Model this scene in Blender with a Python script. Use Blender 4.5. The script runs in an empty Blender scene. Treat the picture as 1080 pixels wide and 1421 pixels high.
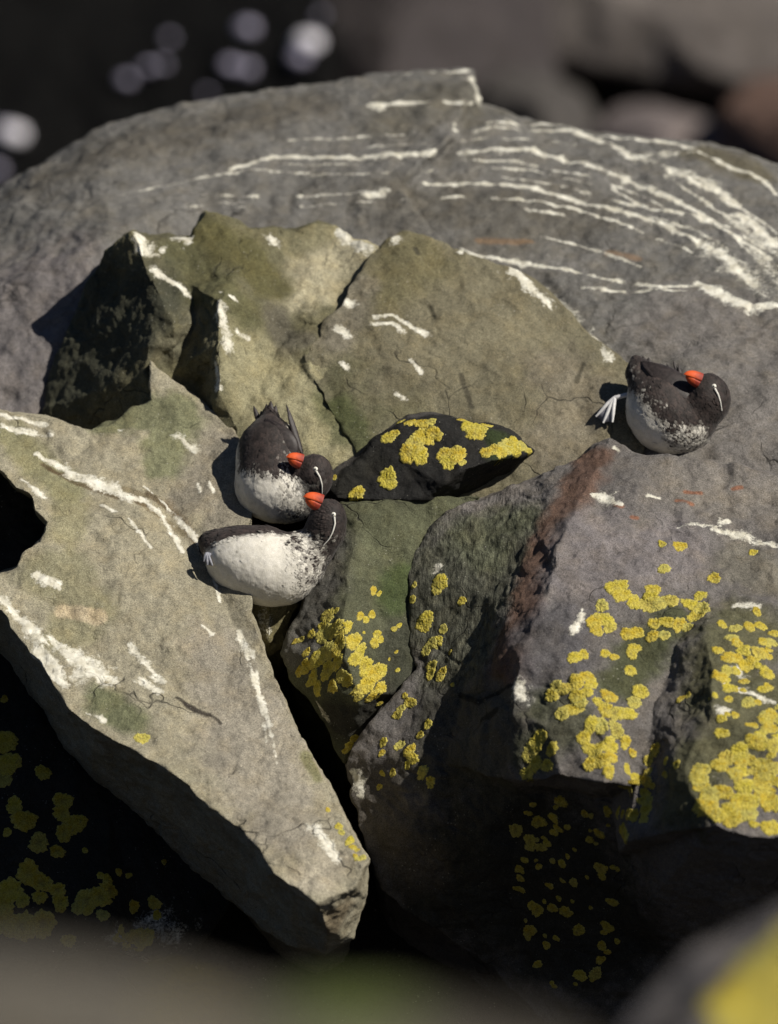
import bpy, math, random
import numpy as np
from mathutils import Vector
from mathutils.bvhtree import BVHTree
from mathutils.geometry import delaunay_2d_cdt

# ------------------------------------------------------------------ camera
S, D0 = 0.00125, 12.0                 # metres per photo pixel at the focus distance, focus distance
PITCH = math.radians(25)
RT = np.array((1.0, 0, 0))
FW = np.array((0, math.cos(PITCH), -math.sin(PITCH)))
UP = np.array((0, math.sin(PITCH), math.cos(PITCH)))
CAM = -FW * D0
scene = bpy.context.scene
COL = scene.collection
cam_d = bpy.data.cameras.new('camera')
cam = bpy.data.objects.new('camera', cam_d); COL.objects.link(cam)
cam.location = CAM
cam.rotation_euler = (math.pi / 2 - PITCH, 0, 0)
cam_d.sensor_fit = 'VERTICAL'; cam_d.sensor_height = 36.0
cam_d.lens = 36.0 * D0 / (1421 * S)
cam_d.clip_start = 0.5; cam_d.clip_end = 1000
cam_d.dof.use_dof = True
cam_d.dof.focus_distance = D0 + 0.03
cam_d.dof.aperture_fstop = (cam_d.lens / 1000) / 0.10
scene.camera = cam

# ------------------------------------------------------------------ light
SUN_CAM = np.array((0.62, 0.58, 0.53))            # to the sun: right, up, toward the camera
sun_w = RT * SUN_CAM[0] + UP * SUN_CAM[1] - FW * SUN_CAM[2]
sun_w /= np.linalg.norm(sun_w)
world = bpy.data.worlds.new('World'); scene.world = world; world.use_nodes = True
wn = world.node_tree.nodes; wl = world.node_tree.links
sky = wn.new('ShaderNodeTexSky'); sky.sky_type = 'NISHITA'; sky.sun_disc = False
sky.air_density = 0.6; sky.dust_density = 0.3
sky.sun_elevation = math.asin(sun_w[2])
sky.sun_rotation = math.atan2(sun_w[0], sun_w[1])
bg = wn['Background']; bg.inputs['Strength'].default_value = 0.05
wl.new(sky.outputs[0], bg.inputs['Color'])
sd = bpy.data.lights.new('sun', 'SUN'); sd.energy = 5.0; sd.angle = math.radians(0.5); sd.color = (1.0, 0.94, 0.84)
so = bpy.data.objects.new('sun', sd); COL.objects.link(so)
so.rotation_euler = Vector(sun_w).to_track_quat('Z', 'Y').to_euler()
so.location = Vector(sun_w) * 30
vs = scene.view_settings
vs.view_transform = 'Standard'; vs.look = 'None'; vs.exposure = 0.15; vs.gamma = 1.0; vs.use_curve_mapping = False
scene.render.engine = 'CYCLES'

# ------------------------------------------------------------------ helpers
def P(a):
    """(u, v, d) arrays: photo pixel plus depth offset (same unit) -> world metres"""
    a = np.atleast_2d(np.asarray(a, float))
    D = D0 + a[:, 2] * S
    k = S * D / D0
    return CAM + np.outer((a[:, 0] - 540) * k, RT) + np.outer((710.5 - a[:, 1]) * k, UP) + np.outer(D, FW)

rng = np.random.RandomState(7)
_perm = np.concatenate([rng.permutation(256)] * 3)
_grad = rng.normal(size=(256, 3)); _grad /= np.linalg.norm(_grad, axis=1)[:, None]
def perlin(p):
    pi = np.floor(p).astype(int); pf = p - pi; pi &= 255
    w = pf ** 3 * (pf * (pf * 6 - 15) + 10)
    out = 0
    for i in (0, 1):
        for j in (0, 1):
            for k in (0, 1):
                h = _perm[_perm[_perm[(pi[:, 0] + i) & 255] + ((pi[:, 1] + j) & 255)] + ((pi[:, 2] + k) & 255)]
                g = _grad[h]
                dt = g[:, 0] * (pf[:, 0] - i) + g[:, 1] * (pf[:, 1] - j) + g[:, 2] * (pf[:, 2] - k)
                ww = (w[:, 0] if i else 1 - w[:, 0]) * (w[:, 1] if j else 1 - w[:, 1]) * (w[:, 2] if k else 1 - w[:, 2])
                out = out + dt * ww
    return out * 1.5
def fbm(p, f, o=3, seed=0.0):
    out = 0; a = 1.0
    for i in range(o):
        out = out + a * perlin(p * f + seed * 17.3 + i * 5.7); f *= 2.1; a *= 0.5
    return out
def facets(p, cell, seed):
    """chipped planes: every cell carries its own tilt, quick blends between neighbours"""
    q = p / cell + seed * 3.7; b = np.floor(q).astype(int)
    num = 0; den = 0
    for i in (-1, 0, 1):
        for j in (-1, 0, 1):
            for k in (-1, 0, 1):
                c = b + (i, j, k)
                h = _perm[_perm[_perm[c[:, 0] & 255] + (c[:, 1] & 255)] + (c[:, 2] & 255)]
                r = q - c - 0.5 - 0.35 * _grad[h]
                w = np.exp(-9.0 * (r * r).sum(1))
                num = num + w * (r * _grad[(h + 77) & 255]).sum(1); den = den + w
    return num / (den + 1e-9) * cell
def sstep(a, b, x):
    t = np.clip((x - a) / (b - a), 0, 1); return t * t * (3 - 2 * t)

def edges_of(T):
    e = np.sort(np.concatenate([T[:, [0, 1]], T[:, [1, 2]], T[:, [2, 0]]]), axis=1)
    key = e[:, 0].astype(np.int64) * (T.max() + 1) + e[:, 1]
    uk, idx, inv = np.unique(key, return_index=True, return_inverse=True)
    return e[idx], inv.reshape(3, -1)
def refine(V, T, W, L, coarse=5.0):
    for _ in range(14):
        E, inv = edges_of(T)
        ln = np.linalg.norm(V[E[:, 0]] - V[E[:, 1]], axis=1)
        mid_w = (W[E[:, 0]] + W[E[:, 1]]) / 2
        mk = ln > L * (1 + coarse * (1 - mid_w))
        if not mk.any(): break
        ids = np.full(len(E), -1); ids[mk] = len(V) + np.arange(mk.sum())
        V = np.concatenate([V, (V[E[mk, 0]] + V[E[mk, 1]]) / 2]); W = np.concatenate([W, mid_w[mk]])
        m = ids[inv]                       # 3 x n : edges 01, 12, 20
        cnt = (m >= 0).sum(0)
        out = [T[cnt == 0]]
        for r in range(3):                 # rotate so that cases are canonical
            a, b, c = T[:, r], T[:, (r + 1) % 3], T[:, (r + 2) % 3]
            ab, bc, ca = m[r], m[(r + 1) % 3], m[(r + 2) % 3]
            s = (cnt == 1) & (ab >= 0)
            out += [np.stack([a[s], ab[s], c[s]], 1), np.stack([ab[s], b[s], c[s]], 1)]
            s = (cnt == 2) & (ca < 0)
            out += [np.stack([ab[s], b[s], bc[s]], 1), np.stack([a[s], ab[s], bc[s]], 1), np.stack([a[s], bc[s], c[s]], 1)]
        s = cnt == 3
        a, b, c = T[s].T; ab, bc, ca = m[:, s]
        out += [np.stack(x, 1) for x in ((a, ab, ca), (ab, b, bc), (ca, bc, c), (ab, bc, ca))]
        T = np.concatenate(out)
    return V, T, W
def smooth(V, T, n, f=0.5):
    E, _ = edges_of(T)
    deg = np.bincount(E.ravel(), minlength=len(V)).astype(float)[:, None]
    for _ in range(n):
        acc = np.stack([np.bincount(E[:, 0], V[E[:, 1], k], len(V)) + np.bincount(E[:, 1], V[E[:, 0], k], len(V)) for k in range(3)], 1)
        V = V + f * (acc / np.maximum(deg, 1) - V)
    return V
def vnormals(V, T):
    n = np.cross(V[T[:, 1]] - V[T[:, 0]], V[T[:, 2]] - V[T[:, 0]])
    N = np.stack([sum(np.bincount(T[:, j], n[:, k], len(V)) for j in range(3)) for k in range(3)], 1)
    return N / np.maximum(np.linalg.norm(N, axis=1), 1e-12)[:, None]

def make_mesh(name, V, F, mat, origin=None, parent=None, attrs=None, smooth_shade=True):
    me = bpy.data.meshes.new(name)
    V = np.asarray(V, float); F = np.asarray(F)
    o3 = np.asarray(origin if origin is not None else (0, 0, 0), float)
    k = F.shape[1]
    me.vertices.add(len(V)); me.vertices.foreach_set('co', (V - o3).astype(np.float32).ravel())
    me.loops.add(F.size); me.loops.foreach_set('vertex_index', F.astype(np.int32).ravel())
    me.polygons.add(len(F)); me.polygons.foreach_set('loop_start', np.arange(0, F.size, k, dtype=np.int32))
    me.update(calc_edges=True)
    me.polygons.foreach_set('use_smooth', np.full(len(F), smooth_shade))
    for an, av in (attrs or {}).items():
        if av.ndim == 1:
            a = me.attributes.new(an, 'FLOAT', 'POINT'); a.data.foreach_set('value', av.astype(np.float32))
        else:
            a = me.attributes.new(an, 'FLOAT_COLOR', 'POINT')
            a.data.foreach_set('color', np.concatenate([av, np.ones((len(av), 1))], 1).astype(np.float32).ravel())
    me.materials.append(mat)
    ob = bpy.data.objects.new(name, me); COL.objects.link(ob)
    ob.location = o3
    if parent is not None:
        ob.parent = parent; ob.matrix_parent_inverse.identity()
        q = parent; w = np.zeros(3)
        while q is not None: w = w + np.array(q.location); q = q.parent
        ob.location = o3 - w
    return ob
def tag(o, label=None, cat=None, group=None, kind=None):
    for k, v in (('label', label), ('category', cat), ('group', group), ('kind', kind)):
        if v: o[k] = v
    return o

# ------------------------------------------------------------------ materials
class NT:
    def __init__(s, name):
        s.m = bpy.data.materials.new(name); s.m.use_nodes = True
        s.n = s.m.node_tree.nodes; s.l = s.m.node_tree.links; s.b = s.n['Principled BSDF']
        s.co = s.n.new('ShaderNodeTexCoord').outputs['Object']
    def put(s, sock, v):
        if isinstance(v, bpy.types.NodeSocket): s.l.new(v, sock)
        else: sock.default_value = v
    def noise(s, scale, detail=4, rough=0.6, vec=None, dist=0.0):
        n = s.n.new('ShaderNodeTexNoise'); n.inputs['Scale'].default_value = scale
        n.inputs['Detail'].default_value = detail; n.inputs['Roughness'].default_value = rough; n.inputs['Distortion'].default_value = dist
        s.put(n.inputs['Vector'], vec if vec is not None else s.co); return n.outputs['Fac']
    def vor(s, scale, feat='F1', out='Distance'):
        n = s.n.new('ShaderNodeTexVoronoi'); n.feature = feat; n.inputs['Scale'].default_value = scale
        s.put(n.inputs['Vector'], s.co); return n.outputs[out]
    def math(s, op, a, b=0.5, c=None, clamp=False):
        n = s.n.new('ShaderNodeMath'); n.operation = op; n.use_clamp = clamp
        s.put(n.inputs[0], a); s.put(n.inputs[1], b)
        if c is not None: s.put(n.inputs[2], c)
        return n.outputs[0]
    def ramp(s, f, a, b, c=0.0, d=1.0):
        n = s.n.new('ShaderNodeMapRange'); n.clamp = True
        s.put(n.inputs[0], f)
        for i, x in enumerate((a, b, c, d)): n.inputs[i + 1].default_value = x
        return n.outputs[0]
    def mix(s, f, a, b, mode='MIX'):
        n = s.n.new('ShaderNodeMix'); n.data_type = 'RGBA'; n.blend_type = mode
        s.put(n.inputs[0], f)
        for i, x in ((6, a), (7, b)):
            s.put(n.inputs[i], x if isinstance(x, bpy.types.NodeSocket) else (*x, 1.0) if len(x) == 3 else x)
        return n.outputs[2]
    def grey(s, v):
        n = s.n.new('ShaderNodeCombineColor')
        for i in range(3): s.l.new(v, n.inputs[i])
        return n.outputs[0]
    def attr(s, name, out='Fac'):
        n = s.n.new('ShaderNodeAttribute'); n.attribute_name = name; return n.outputs[out]
    def bump(s, h, strength, dist, prev=None):
        n = s.n.new('ShaderNodeBump'); n.inputs['Strength'].default_value = strength; n.inputs['Distance'].default_value = dist
        s.l.new(h, n.inputs['Height'])
        if prev is not None: s.l.new(prev, n.inputs['Normal'])
        return n.outputs[0]
    def vmap(s, scale):
        n = s.n.new('ShaderNodeMapping'); n.inputs['Scale'].default_value = scale; s.l.new(s.co, n.inputs[0]); return n.outputs[0]
    def out(s, col, rough=0.85, nor=None, spec=0.3):
        s.put(s.b.inputs['Base Color'], col if isinstance(col, bpy.types.NodeSocket) else (*col, 1))
        s.put(s.b.inputs['Roughness'], rough); s.b.inputs['Specular IOR Level'].default_value = spec
        if nor is not None: s.l.new(nor, s.b.inputs['Normal'])
        return s.m

def rock_material():
    t = NT('rock')
    tint = t.attr('tint', 'Color')
    big = t.noise(9, 5, 0.62)
    mid = t.noise(85, 5, 0.72)
    fine = t.noise(430, 4, 0.72)
    v = t.math('MULTIPLY', t.ramp(big, 0.25, 0.75, 0.72, 1.25), t.ramp(mid, 0.25, 0.75, 0.74, 1.26))
    v = t.math('MULTIPLY', v, t.ramp(fine, 0.30, 0.70, 0.42, 1.62))
    col = t.mix(1.0, tint, t.grey(v), 'MULTIPLY')
    # mineral hue drift and dark / pale grains
    col = t.mix(t.ramp(t.noise(21, 4), 0.45, 0.75, 0, 0.35), col, t.mix(1.0, col, (1.15, 1.0, 0.72), 'MULTIPLY'))
    pit = t.ramp(t.math('ADD', t.vor(170), t.math('MULTIPLY', t.noise(40, 3), 0.35)), 0.20, 0.34, 1, 0)
    col = t.mix(t.math('MULTIPLY', pit, 0.6), col, (0.035, 0.033, 0.03))
    fl = t.ramp(t.math('ADD', t.vor(120), t.math('MULTIPLY', t.noise(17, 3), 0.5)), 0.24, 0.36, 1, 0)
    col = t.mix(t.math('MULTIPLY', fl, 0.5), col, (0.46, 0.44, 0.38))
    wob = t.n.new('ShaderNodeVectorMath'); wob.operation = 'MULTIPLY_ADD'
    nz3 = t.n.new('ShaderNodeTexNoise'); nz3.inputs['Scale'].default_value = 16; nz3.inputs['Detail'].default_value = 2
    t.l.new(t.co, nz3.inputs['Vector']); t.l.new(nz3.outputs['Color'], wob.inputs[0]); wob.inputs[1].default_value = (0.09, 0.09, 0.09); t.l.new(t.co, wob.inputs[2])
    ck = t.n.new('ShaderNodeTexVoronoi'); ck.feature = 'DISTANCE_TO_EDGE'; ck.inputs['Scale'].default_value = 6.5; t.l.new(wob.outputs[0], ck.inputs['Vector'])
    crack = t.math('MULTIPLY', t.ramp(ck.outputs['Distance'], 0.0, 0.014, 1, 0), t.ramp(t.noise(5, 3), 0.52, 0.62))
    col = t.mix(t.math('MULTIPLY', crack, 0.75), col, (0.03, 0.028, 0.025))
    rib = t.attr('rib')
    rn = t.noise(1.0, 4, 0.6, t.vmap((150, 60, 14)))
    col = t.mix(rib, col, t.mix(1.0, col, t.grey(t.ramp(rn, 0.3, 0.7, 0.5, 1.5)), 'MULTIPLY'))
    # droppings and mineral veins with a shape of their own (attribute, broken up by noise)
    g = t.attr('guano')
    gb = t.math('ADD', t.math('MULTIPLY', t.math('SUBTRACT', t.noise(38, 3, 0.6), 0.5), 1.1), t.math('MULTIPLY', t.math('SUBTRACT', t.noise(210, 5, 0.78), 0.5), 2.2))
    gn = t.math('ADD', gb, g)
    gm = t.math('MULTIPLY', t.ramp(gn, 0.32, 0.84), t.ramp(g, 0.02, 0.3))
    wcol = t.mix(t.ramp(t.noise(60, 4), 0.35, 0.65), (0.82, 0.80, 0.70), (0.55, 0.52, 0.42))
    col = t.mix(t.math('MULTIPLY', gm, 0.9), col, wcol)
    n = t.bump(mid, 0.45, 0.006)
    n = t.bump(fine, 0.55, 0.0022, n)
    n = t.bump(t.math('MULTIPLY', rn, rib), 0.8, 0.006, n)
    n = t.bump(pit, 0.5, -0.0015, n)
    n = t.bump(crack, 0.7, -0.004, n)
    n = t.bump(gm, 0.4, 0.0012, n)
    return t.out(col, t.ramp(mid, 0.3, 0.7, 0.78, 0.97), n, 0.12)
ROCK = rock_material()

def lichen_material():
    t = NT('lichen')
    oi = t.n.new('ShaderNodeObjectInfo').outputs['Random']
    def pick(k):
        return t.math('FRACT', t.math('MULTIPLY', oi, k))
    base = t.mix(oi, (0.50, 0.42, 0.045), (0.47, 0.32, 0.022))
    base = t.mix(t.ramp(pick(7.31), 0.72, 0.95, 0, 0.75), base, (0.40, 0.40, 0.14))          # older, greener patches
    base = t.mix(t.ramp(t.noise(55, 5, 0.7), 0.38, 0.66), base, (0.54, 0.46, 0.10))
    rim = t.math('ADD', t.attr('rim'), t.math('MULTIPLY', t.math('SUBTRACT', t.noise(150, 4, 0.7), 0.5), 0.9))
    old = t.math('MULTIPLY', t.ramp(rim, 0.45, 0.15), t.ramp(pick(3.7), 0.2, 0.9, 0.0, 0.6))
    base = t.mix(old, base, (0.27, 0.22, 0.075))                                            # weathered middle
    base = t.mix(t.math('MULTIPLY', t.ramp(rim, 0.75, 1.1), 0.6), base, (0.56, 0.50, 0.16))
    sp = t.ramp(t.noise(460, 4, 0.75), 0.3, 0.7, 0.42, 1.4)
    base = t.mix(1.0, base, t.grey(sp), 'MULTIPLY')
    pit = t.ramp(t.math('ADD', t.vor(210), t.math('MULTIPLY', t.noise(60, 3), 0.4)), 0.25, 0.5, 1, 0)
    base = t.mix(t.math('MULTIPLY', pit, 0.55), base, (0.26, 0.14, 0.015))
    worn = t.ramp(t.noise(120, 5, 0.75), 0.60, 0.70)
    base = t.mix(t.math('MULTIPLY', worn, 0.7), base, (0.10, 0.09, 0.06))
    n = t.bump(t.noise(380, 4, 0.7), 0.8, 0.003)
    n = t.bump(t.vor(230), 0.6, 0.003, n)
    return t.out(base, 0.95, n, 0.15)
LICHEN = lichen_material()

def ground_material():
    t = NT('dark_wet_shingle')
    c = t.mix(t.noise(3, 6), (0.012, 0.012, 0.013), (0.035, 0.033, 0.03))
    c = t.mix(t.ramp(t.vor(9, 'F1'), 0.1, 0.6), c, (0.018, 0.017, 0.016))
    n = t.bump(t.vor(9), 0.8, 0.03); n = t.bump(t.noise(60), 0.5, 0.01, n)
    return t.out(c, 0.85, n, 0.2)

# ------------------------------------------------------------------ ground (structure)
def ground():
    xs = np.concatenate([-np.geomspace(300, 6, 14), np.linspace(-5, 5, 41), np.geomspace(6, 300, 14)])
    ys = np.concatenate([-np.geomspace(300, 15, 10), np.linspace(-14, 34, 130), np.geomspace(36, 500, 14)])
    X, Y = np.meshgrid(xs, ys)
    Z = np.where(Y < 0, -1.22 - 0.466 * np.clip(Y, -16, 0), -1.22 - 1.45 * sstep(0.2, 4.0, Y) - 3.6 * sstep(4, 20, Y))
    p = np.stack([X.ravel(), Y.ravel(), Z.ravel()], 1)
    p[:, 2] += 0.06 * fbm(p * np.array((1, 1, 0)), 1.1, 3)
    nx = len(xs); ny = len(ys)
    i = (np.arange(ny - 1)[:, None] * nx + np.arange(nx - 1)).ravel()
    F = np.stack([i, i + 1, i + nx + 1, i + nx], 1)
    tag(make_mesh('ground', p, F, ground_material()), kind='structure')
ground()

# ------------------------------------------------------------------ boulders
CO = {}                                    # name -> (object, BVH)
def dist_poly(V, pts):
    d = np.full(len(V), 1e9); tt = np.zeros(len(V))
    if len(pts) == 1: return np.linalg.norm(V - pts[0], axis=1), tt
    n = len(pts) - 1
    for i in range(n):
        a, b = pts[i], pts[i + 1]; ab = b - a
        t = np.clip(((V - a) @ ab) / max(ab @ ab, 1e-12), 0, 1)
        dd = np.linalg.norm(V - a - t[:, None] * ab, axis=1)
        m = dd < d; d[m] = dd[m]; tt[m] = (i + t[m]) / n
    return d, tt

class Boulder:
    """A closed stone: its camera-side relief from an outline and inner break lines, then sides and a back."""
    def __init__(s, label, outline, lines, thick=300, drop=0.15, L=0.0036, amp=1.0, base=(0.2, 0.19, 0.17), soft=1, warp=1.0, name='boulder', seed=1.0, group=None, cat='boulder', L0=0.008):
        pts = []; idx = {}
        def add(p):
            k = (round(p[0]), round(p[1]))
            if k not in idx: idx[k] = len(pts); pts.append(p)
            return idx[k]
        ring = [add(p) for p in outline]
        edges = []
        for ln in lines:
            ii = [add(p) for p in ln]
            edges += [(a, b) for a, b in zip(ii, ii[1:]) if a != b]
        r = delaunay_2d_cdt([Vector((p[0], p[1])) for p in pts], edges, [ring], 1, 0.5)
        A = np.array(pts, float)
        vv = []
        for i, v in enumerate(r[0]):
            o = r[3][i]
            if o: vv.append(A[o[0]])
            else:
                w = 1 / (np.hypot(A[:, 0] - v.x, A[:, 1] - v.y) + 1e-3) ** 3
                vv.append(np.array((v.x, v.y, (A[:, 2] * w).sum() / w.sum())))
        A = np.array(vv)
        tris = []
        for f in r[2]:
            f = list(f)
            for i in range(1, len(f) - 1): tris.append((f[0], f[i], f[i + 1]))
        T = np.array(tris)
        ar = np.cross(A[T[:, 1], :2] - A[T[:, 0], :2], A[T[:, 2], :2] - A[T[:, 0], :2])
        T[ar > 0] = T[ar > 0][:, ::-1]                  # wound to face the camera (v runs down)
        # boundary loop
        de = set((a, b) for t3 in T for a, b in ((t3[0], t3[1]), (t3[1], t3[2]), (t3[2], t3[0])))
        nxt = {a: b for a, b in de if (b, a) not in de}
        st = next(iter(nxt)); loop = [st]
        while nxt[loop[-1]] != st and len(loop) < 999: loop.append(nxt[loop[-1]])
        loop = np.array(loop)
        V = P(A); W = np.ones(len(V))
        cen = V[loop].mean(0)
        dmax = A[loop, 2].max(); kk = (D0 + dmax * S) / D0
        n0 = len(loop); tl = list(T); prev = loop
        for f, sc in ((0.35, 0.985), (0.75, 0.9), (1.0, 0.62)):
            q = A[loop].copy(); q[:, 2] = q[:, 2] * (1 - f) + (dmax + thick * max(1.0, kk)) * f
            w = P(q); c2 = w.mean(0)
            w = c2 + (w - c2) * sc; w[:, 2] -= drop * max(0.0, f - 0.35) / 0.65
            new = len(V) + np.arange(n0); V = np.concatenate([V, w]); W = np.concatenate([W, np.full(n0, max(0.0, 0.55 - f))])
            for i in range(n0):
                j = (i + 1) % n0
                tl += [(prev[j], prev[i], new[i]), (prev[j], new[i], new[j])]
            prev = new
        V = np.concatenate([V, V[prev].mean(0)[None] + FW * 0.03]); W = np.append(W, 0)
        for i in range(n0): tl.append((prev[(i + 1) % n0], prev[i], len(V) - 1))
        T = np.array(tl)
        k = np.linalg.norm(cen - CAM) / D0
        V, T, W = refine(V, T, W, L0 * k, 4)
        wv = np.stack([fbm(V / k, 10, 2, seed + q) for q in (1, 2, 3)], 1) * 0.0045 + np.stack([fbm(V / k, 34, 2, seed + q) for q in (4, 5, 6)], 1) * 0.0034
        V = V + wv * warp * k
        V = smooth(V, T, soft, 0.4)
        V, T, W = refine(V, T, W, L * k, 7)
        N = vnormals(V, T)
        q = V / k
        fc = facets(q, 0.085, seed) + 0.8 * facets(q, 0.034, seed + 5)
        h = 0.0026 * fbm(q, 11, 2, seed) + 0.0022 * fbm(q, 31, 2, seed + 3) + 0.0011 * fbm(q, 90, 2, seed + 5)
        h = h - 0.0032 * np.clip(0.22 - np.abs(fbm(q * np.array((1, 1, 1.7)), 13, 2, seed + 9)), 0, 1) / 0.22 * sstep(0.05, 0.4, fbm(q, 6, 1, seed + 11))
        h = h + fc * 0.075
        V = V + N * (h * amp * k)[:, None]
        s.V, s.T, s.N, s.k = V, T, vnormals(V, T), k
        s.bvh = BVHTree.FromPolygons(V.tolist(), T.tolist())
        s.tint = np.tile(np.array(base, float), (len(V), 1))
        s.guano = np.zeros(len(V)); s.rib = np.zeros(len(V)); s.seed = seed
        s.label, s.name, s.group, s.cat = label, name, group, cat
        s.nz = fbm(V / k, 28, 3, seed + 20); s.nh = fbm(V / k, 85, 2, seed + 25)
    def hit(s, u, v):
        d = P((u, v, 0))[0] - CAM; d /= np.linalg.norm(d)
        h = s.bvh.ray_cast(Vector(CAM), Vector(d))
        return (np.array(h[0]), np.array(h[1])) if h[0] is not None else None
    def hits(s, pts):
        return [h[0] for h in (s.hit(*p[:2]) for p in pts) if h]
    def blob(s, u, v, r, col, st=1.0, edge=0.5):
        """a colour patch: stains, and shade painted on dim faces, radius in photo pixels"""
        pts = s.hits([(u, v)] if not hasattr(u, '__len__') else u)
        if not pts: return s
        d, _ = dist_poly(s.V, np.array(pts))
        d = d / (S * s.k * r) + s.nz * 0.35
        m = (1 - sstep(1 - edge, 1 + edge, d)) * st
        s.tint = s.tint * (1 - m[:, None]) + np.array(col) * m[:, None]
        return s
    def ribs(s, pts, r):
        d, _ = dist_poly(s.V, np.array(s.hits(pts))); s.rib = np.maximum(s.rib, 1 - sstep(0.6, 1.2, d / (S * s.k * r) + s.nz * 0.3))
        return s
    def streak(s, pts, w, st=1.0, taper=True):
        """a white streak along photo points, half width w in photo pixels"""
        h = s.hits(pts)
        if not h: return s
        d, t = dist_poly(s.V, np.array(h))
        ww = w * S * s.k * (1.45 + 1.2 * s.nz)
        if taper and len(h) > 1: ww = ww * (0.45 + 0.55 * np.sin(np.pi * np.clip(t, 0.04, 0.96)))
        g = np.clip(1.25 - d * (1 + 0.5 * s.nh) / np.maximum(ww, 1e-5) * 0.75, 0, 1) * st
        s.guano = np.maximum(s.guano, g)
        return s
    def done(s, gain=1.0):
        o = np.array((s.V[:, 0].mean(), s.V[:, 1].mean(), s.V[:, 2].min()))
        s.ob = make_mesh(s.name, s.V, s.T, ROCK, o, None, {'tint': s.tint * gain, 'guano': s.guano, 'rib': s.rib})
        tag(s.ob, s.label, s.cat, s.group)
        return s
    def lichen(s, u, v, r, flat=1.0, ang=0.0):
        h = s.hit(u, v)
        if not h: return
        p, n = h
        near = [s.N[i] for i in s.T[s.bvh.find_nearest(Vector(p))[2]]]
        n = np.mean(near, 0); n /= np.linalg.norm(n)
        if n @ (CAM - p) < 0: return
        a = np.cross(n, UP if abs(n @ UP) < 0.95 else RT); a /= np.linalg.norm(a); b = np.cross(n, a)
        R = 1.08 * r * S * s.k; seg = 44 if r > 7 else 26
        th = np.arange(seg) * 2 * math.pi / seg
        ph = rng.rand(4) * 7
        lob = 1 + 0.11 * np.sin(th * 2 + ph[0]) + 0.08 * np.sin(th * 3 + ph[1]) + 0.055 * np.sin(th * 7 + ph[2]) + 0.05 * np.sin(th * 12 + ph[3]) + 0.035 * rng.randn(seg)
        H = min(0.0015, 0.0008 + R * 0.04) * s.k * (0.8 + 0.5 * rng.rand())
        rings = ((0.34, 0.75), (0.66, 0.9), (0.88, 1.0), (1.0, 0.35), (1.05, -0.9))
        pts = [p]; hs = [0.7]; rim = [0.0]
        ca, sa = math.cos(ang), math.sin(ang)
        for fr, hh in rings:
            for i in range(seg):
                x = math.cos(th[i]) * R * fr * lob[i] * (1 + 0.05 * rng.randn()); y = math.sin(th[i]) * R * fr * lob[i] * flat
                x, y = x * ca - y * sa, x * sa + y * ca
                pts.append(p + a * x + b * y); hs.append(hh + 0.25 * rng.randn() * (hh > 0)); rim.append(fr)
        out = []
        for q, hh in zip(pts, hs):
            lim = max(0.03 * s.k, R * 1.2)
            c = s.bvh.ray_cast(Vector(q + n * lim), Vector(-n), 2 * lim)
            base = np.array(c[0]) if c[0] is not None else np.array(s.bvh.find_nearest(Vector(q))[0])
            out.append(base + n * hh * H)
        F = []
        for i in range(seg):
            j = (i + 1) % seg
            F.append((0, 1 + i, 1 + j))
            for k2 in range(len(rings) - 1):
                q0 = 1 + k2 * seg
                F += [(q0 + i, q0 + seg + i, q0 + seg + j), (q0 + i, q0 + seg + j, q0 + j)]
        make_mesh('lichen', np.array(out), np.array(F), LICHEN, p, s.ob, {'rim': np.array(rim)})

GREY = (0.185, 0.172, 0.160)
TAN = (0.245, 0.225, 0.165)
OLIVE = (0.125, 0.120, 0.068)
MOSS = (0.075, 0.090, 0.036)
CREAM = (0.36, 0.33, 0.225)
DARK = (0.045, 0.044, 0.042)
PURPLE = (0.20, 0.183, 0.182)
BROWN = (0.105, 0.080, 0.062)
RUST = (0.30, 0.17, 0.07)

# --- A: the great domed boulder at the back
sk = [(-180, 350, 1000), (-80, 300, 1000), (0, 262, 1000), (60, 225, 1020), (150, 173, 1050), (215, 155, 1055), (290, 138, 1060), (360, 127, 1070), (430, 118, 1075), (495, 107, 1080), (560, 100, 1080), (610, 97, 1083), (655, 95, 1085),
      (668, 146, 1010), (698, 152, 1005), (720, 163, 990), (830, 186, 930), (960, 196, 900), (1030, 210, 880), (1080, 230, 860), (1250, 310, 800)]
A = Boulder('huge grey domed boulder with long curving white bands, behind all the birds', sk + [(1250, 780, 100), (1000, 740, 110), (850, 720, 160), (500, 650, 380), (200, 640, 500), (0, 650, 430), (-180, 660, 430)],
    [[(-180, 390, 820), (0, 300, 830), (60, 262, 850), (150, 212, 890), (290, 176, 945), (420, 156, 955), (560, 142, 960), (648, 134, 955)],
     [(-180, 470, 620), (0, 400, 605), (110, 350, 600), (150, 320, 630), (290, 270, 770), (420, 235, 815), (560, 215, 835)],
     [(-180, 560, 510), (0, 500, 508), (90, 470, 508), (150, 440, 520), (290, 380, 640), (440, 330, 690), (600, 330, 660), (760, 380, 570)],
     [(655, 95, 1085), (648, 134, 955), (622, 190, 850), (552, 258, 755)],
     [(668, 146, 1010), (660, 152, 990), (634, 194, 885), (562, 262, 785)],
     [(698, 152, 1005), (700, 190, 880), (830, 225, 830), (960, 235, 790), (1080, 275, 740), (1250, 360, 680)],
     [(700, 260, 760), (830, 300, 690), (960, 320, 630), (1080, 360, 560), (1250, 430, 500)],
     [(850, 430, 470), (960, 430, 440), (1080, 450, 400), (1250, 520, 350)],
     [(870, 500, 365), (960, 520, 310), (1080, 540, 280), (1250, 600, 240)],
     [(860, 580, 270), (960, 600, 225), (1080, 620, 200), (1250, 680, 170)]],
    thick=500, drop=1.2, L=0.005, L0=0.010, base=(0.176, 0.170, 0.158), seed=1)
A.blob([(30, 420), (90, 520), (20, 520)], 0, 130, PURPLE, 0.9)
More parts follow.
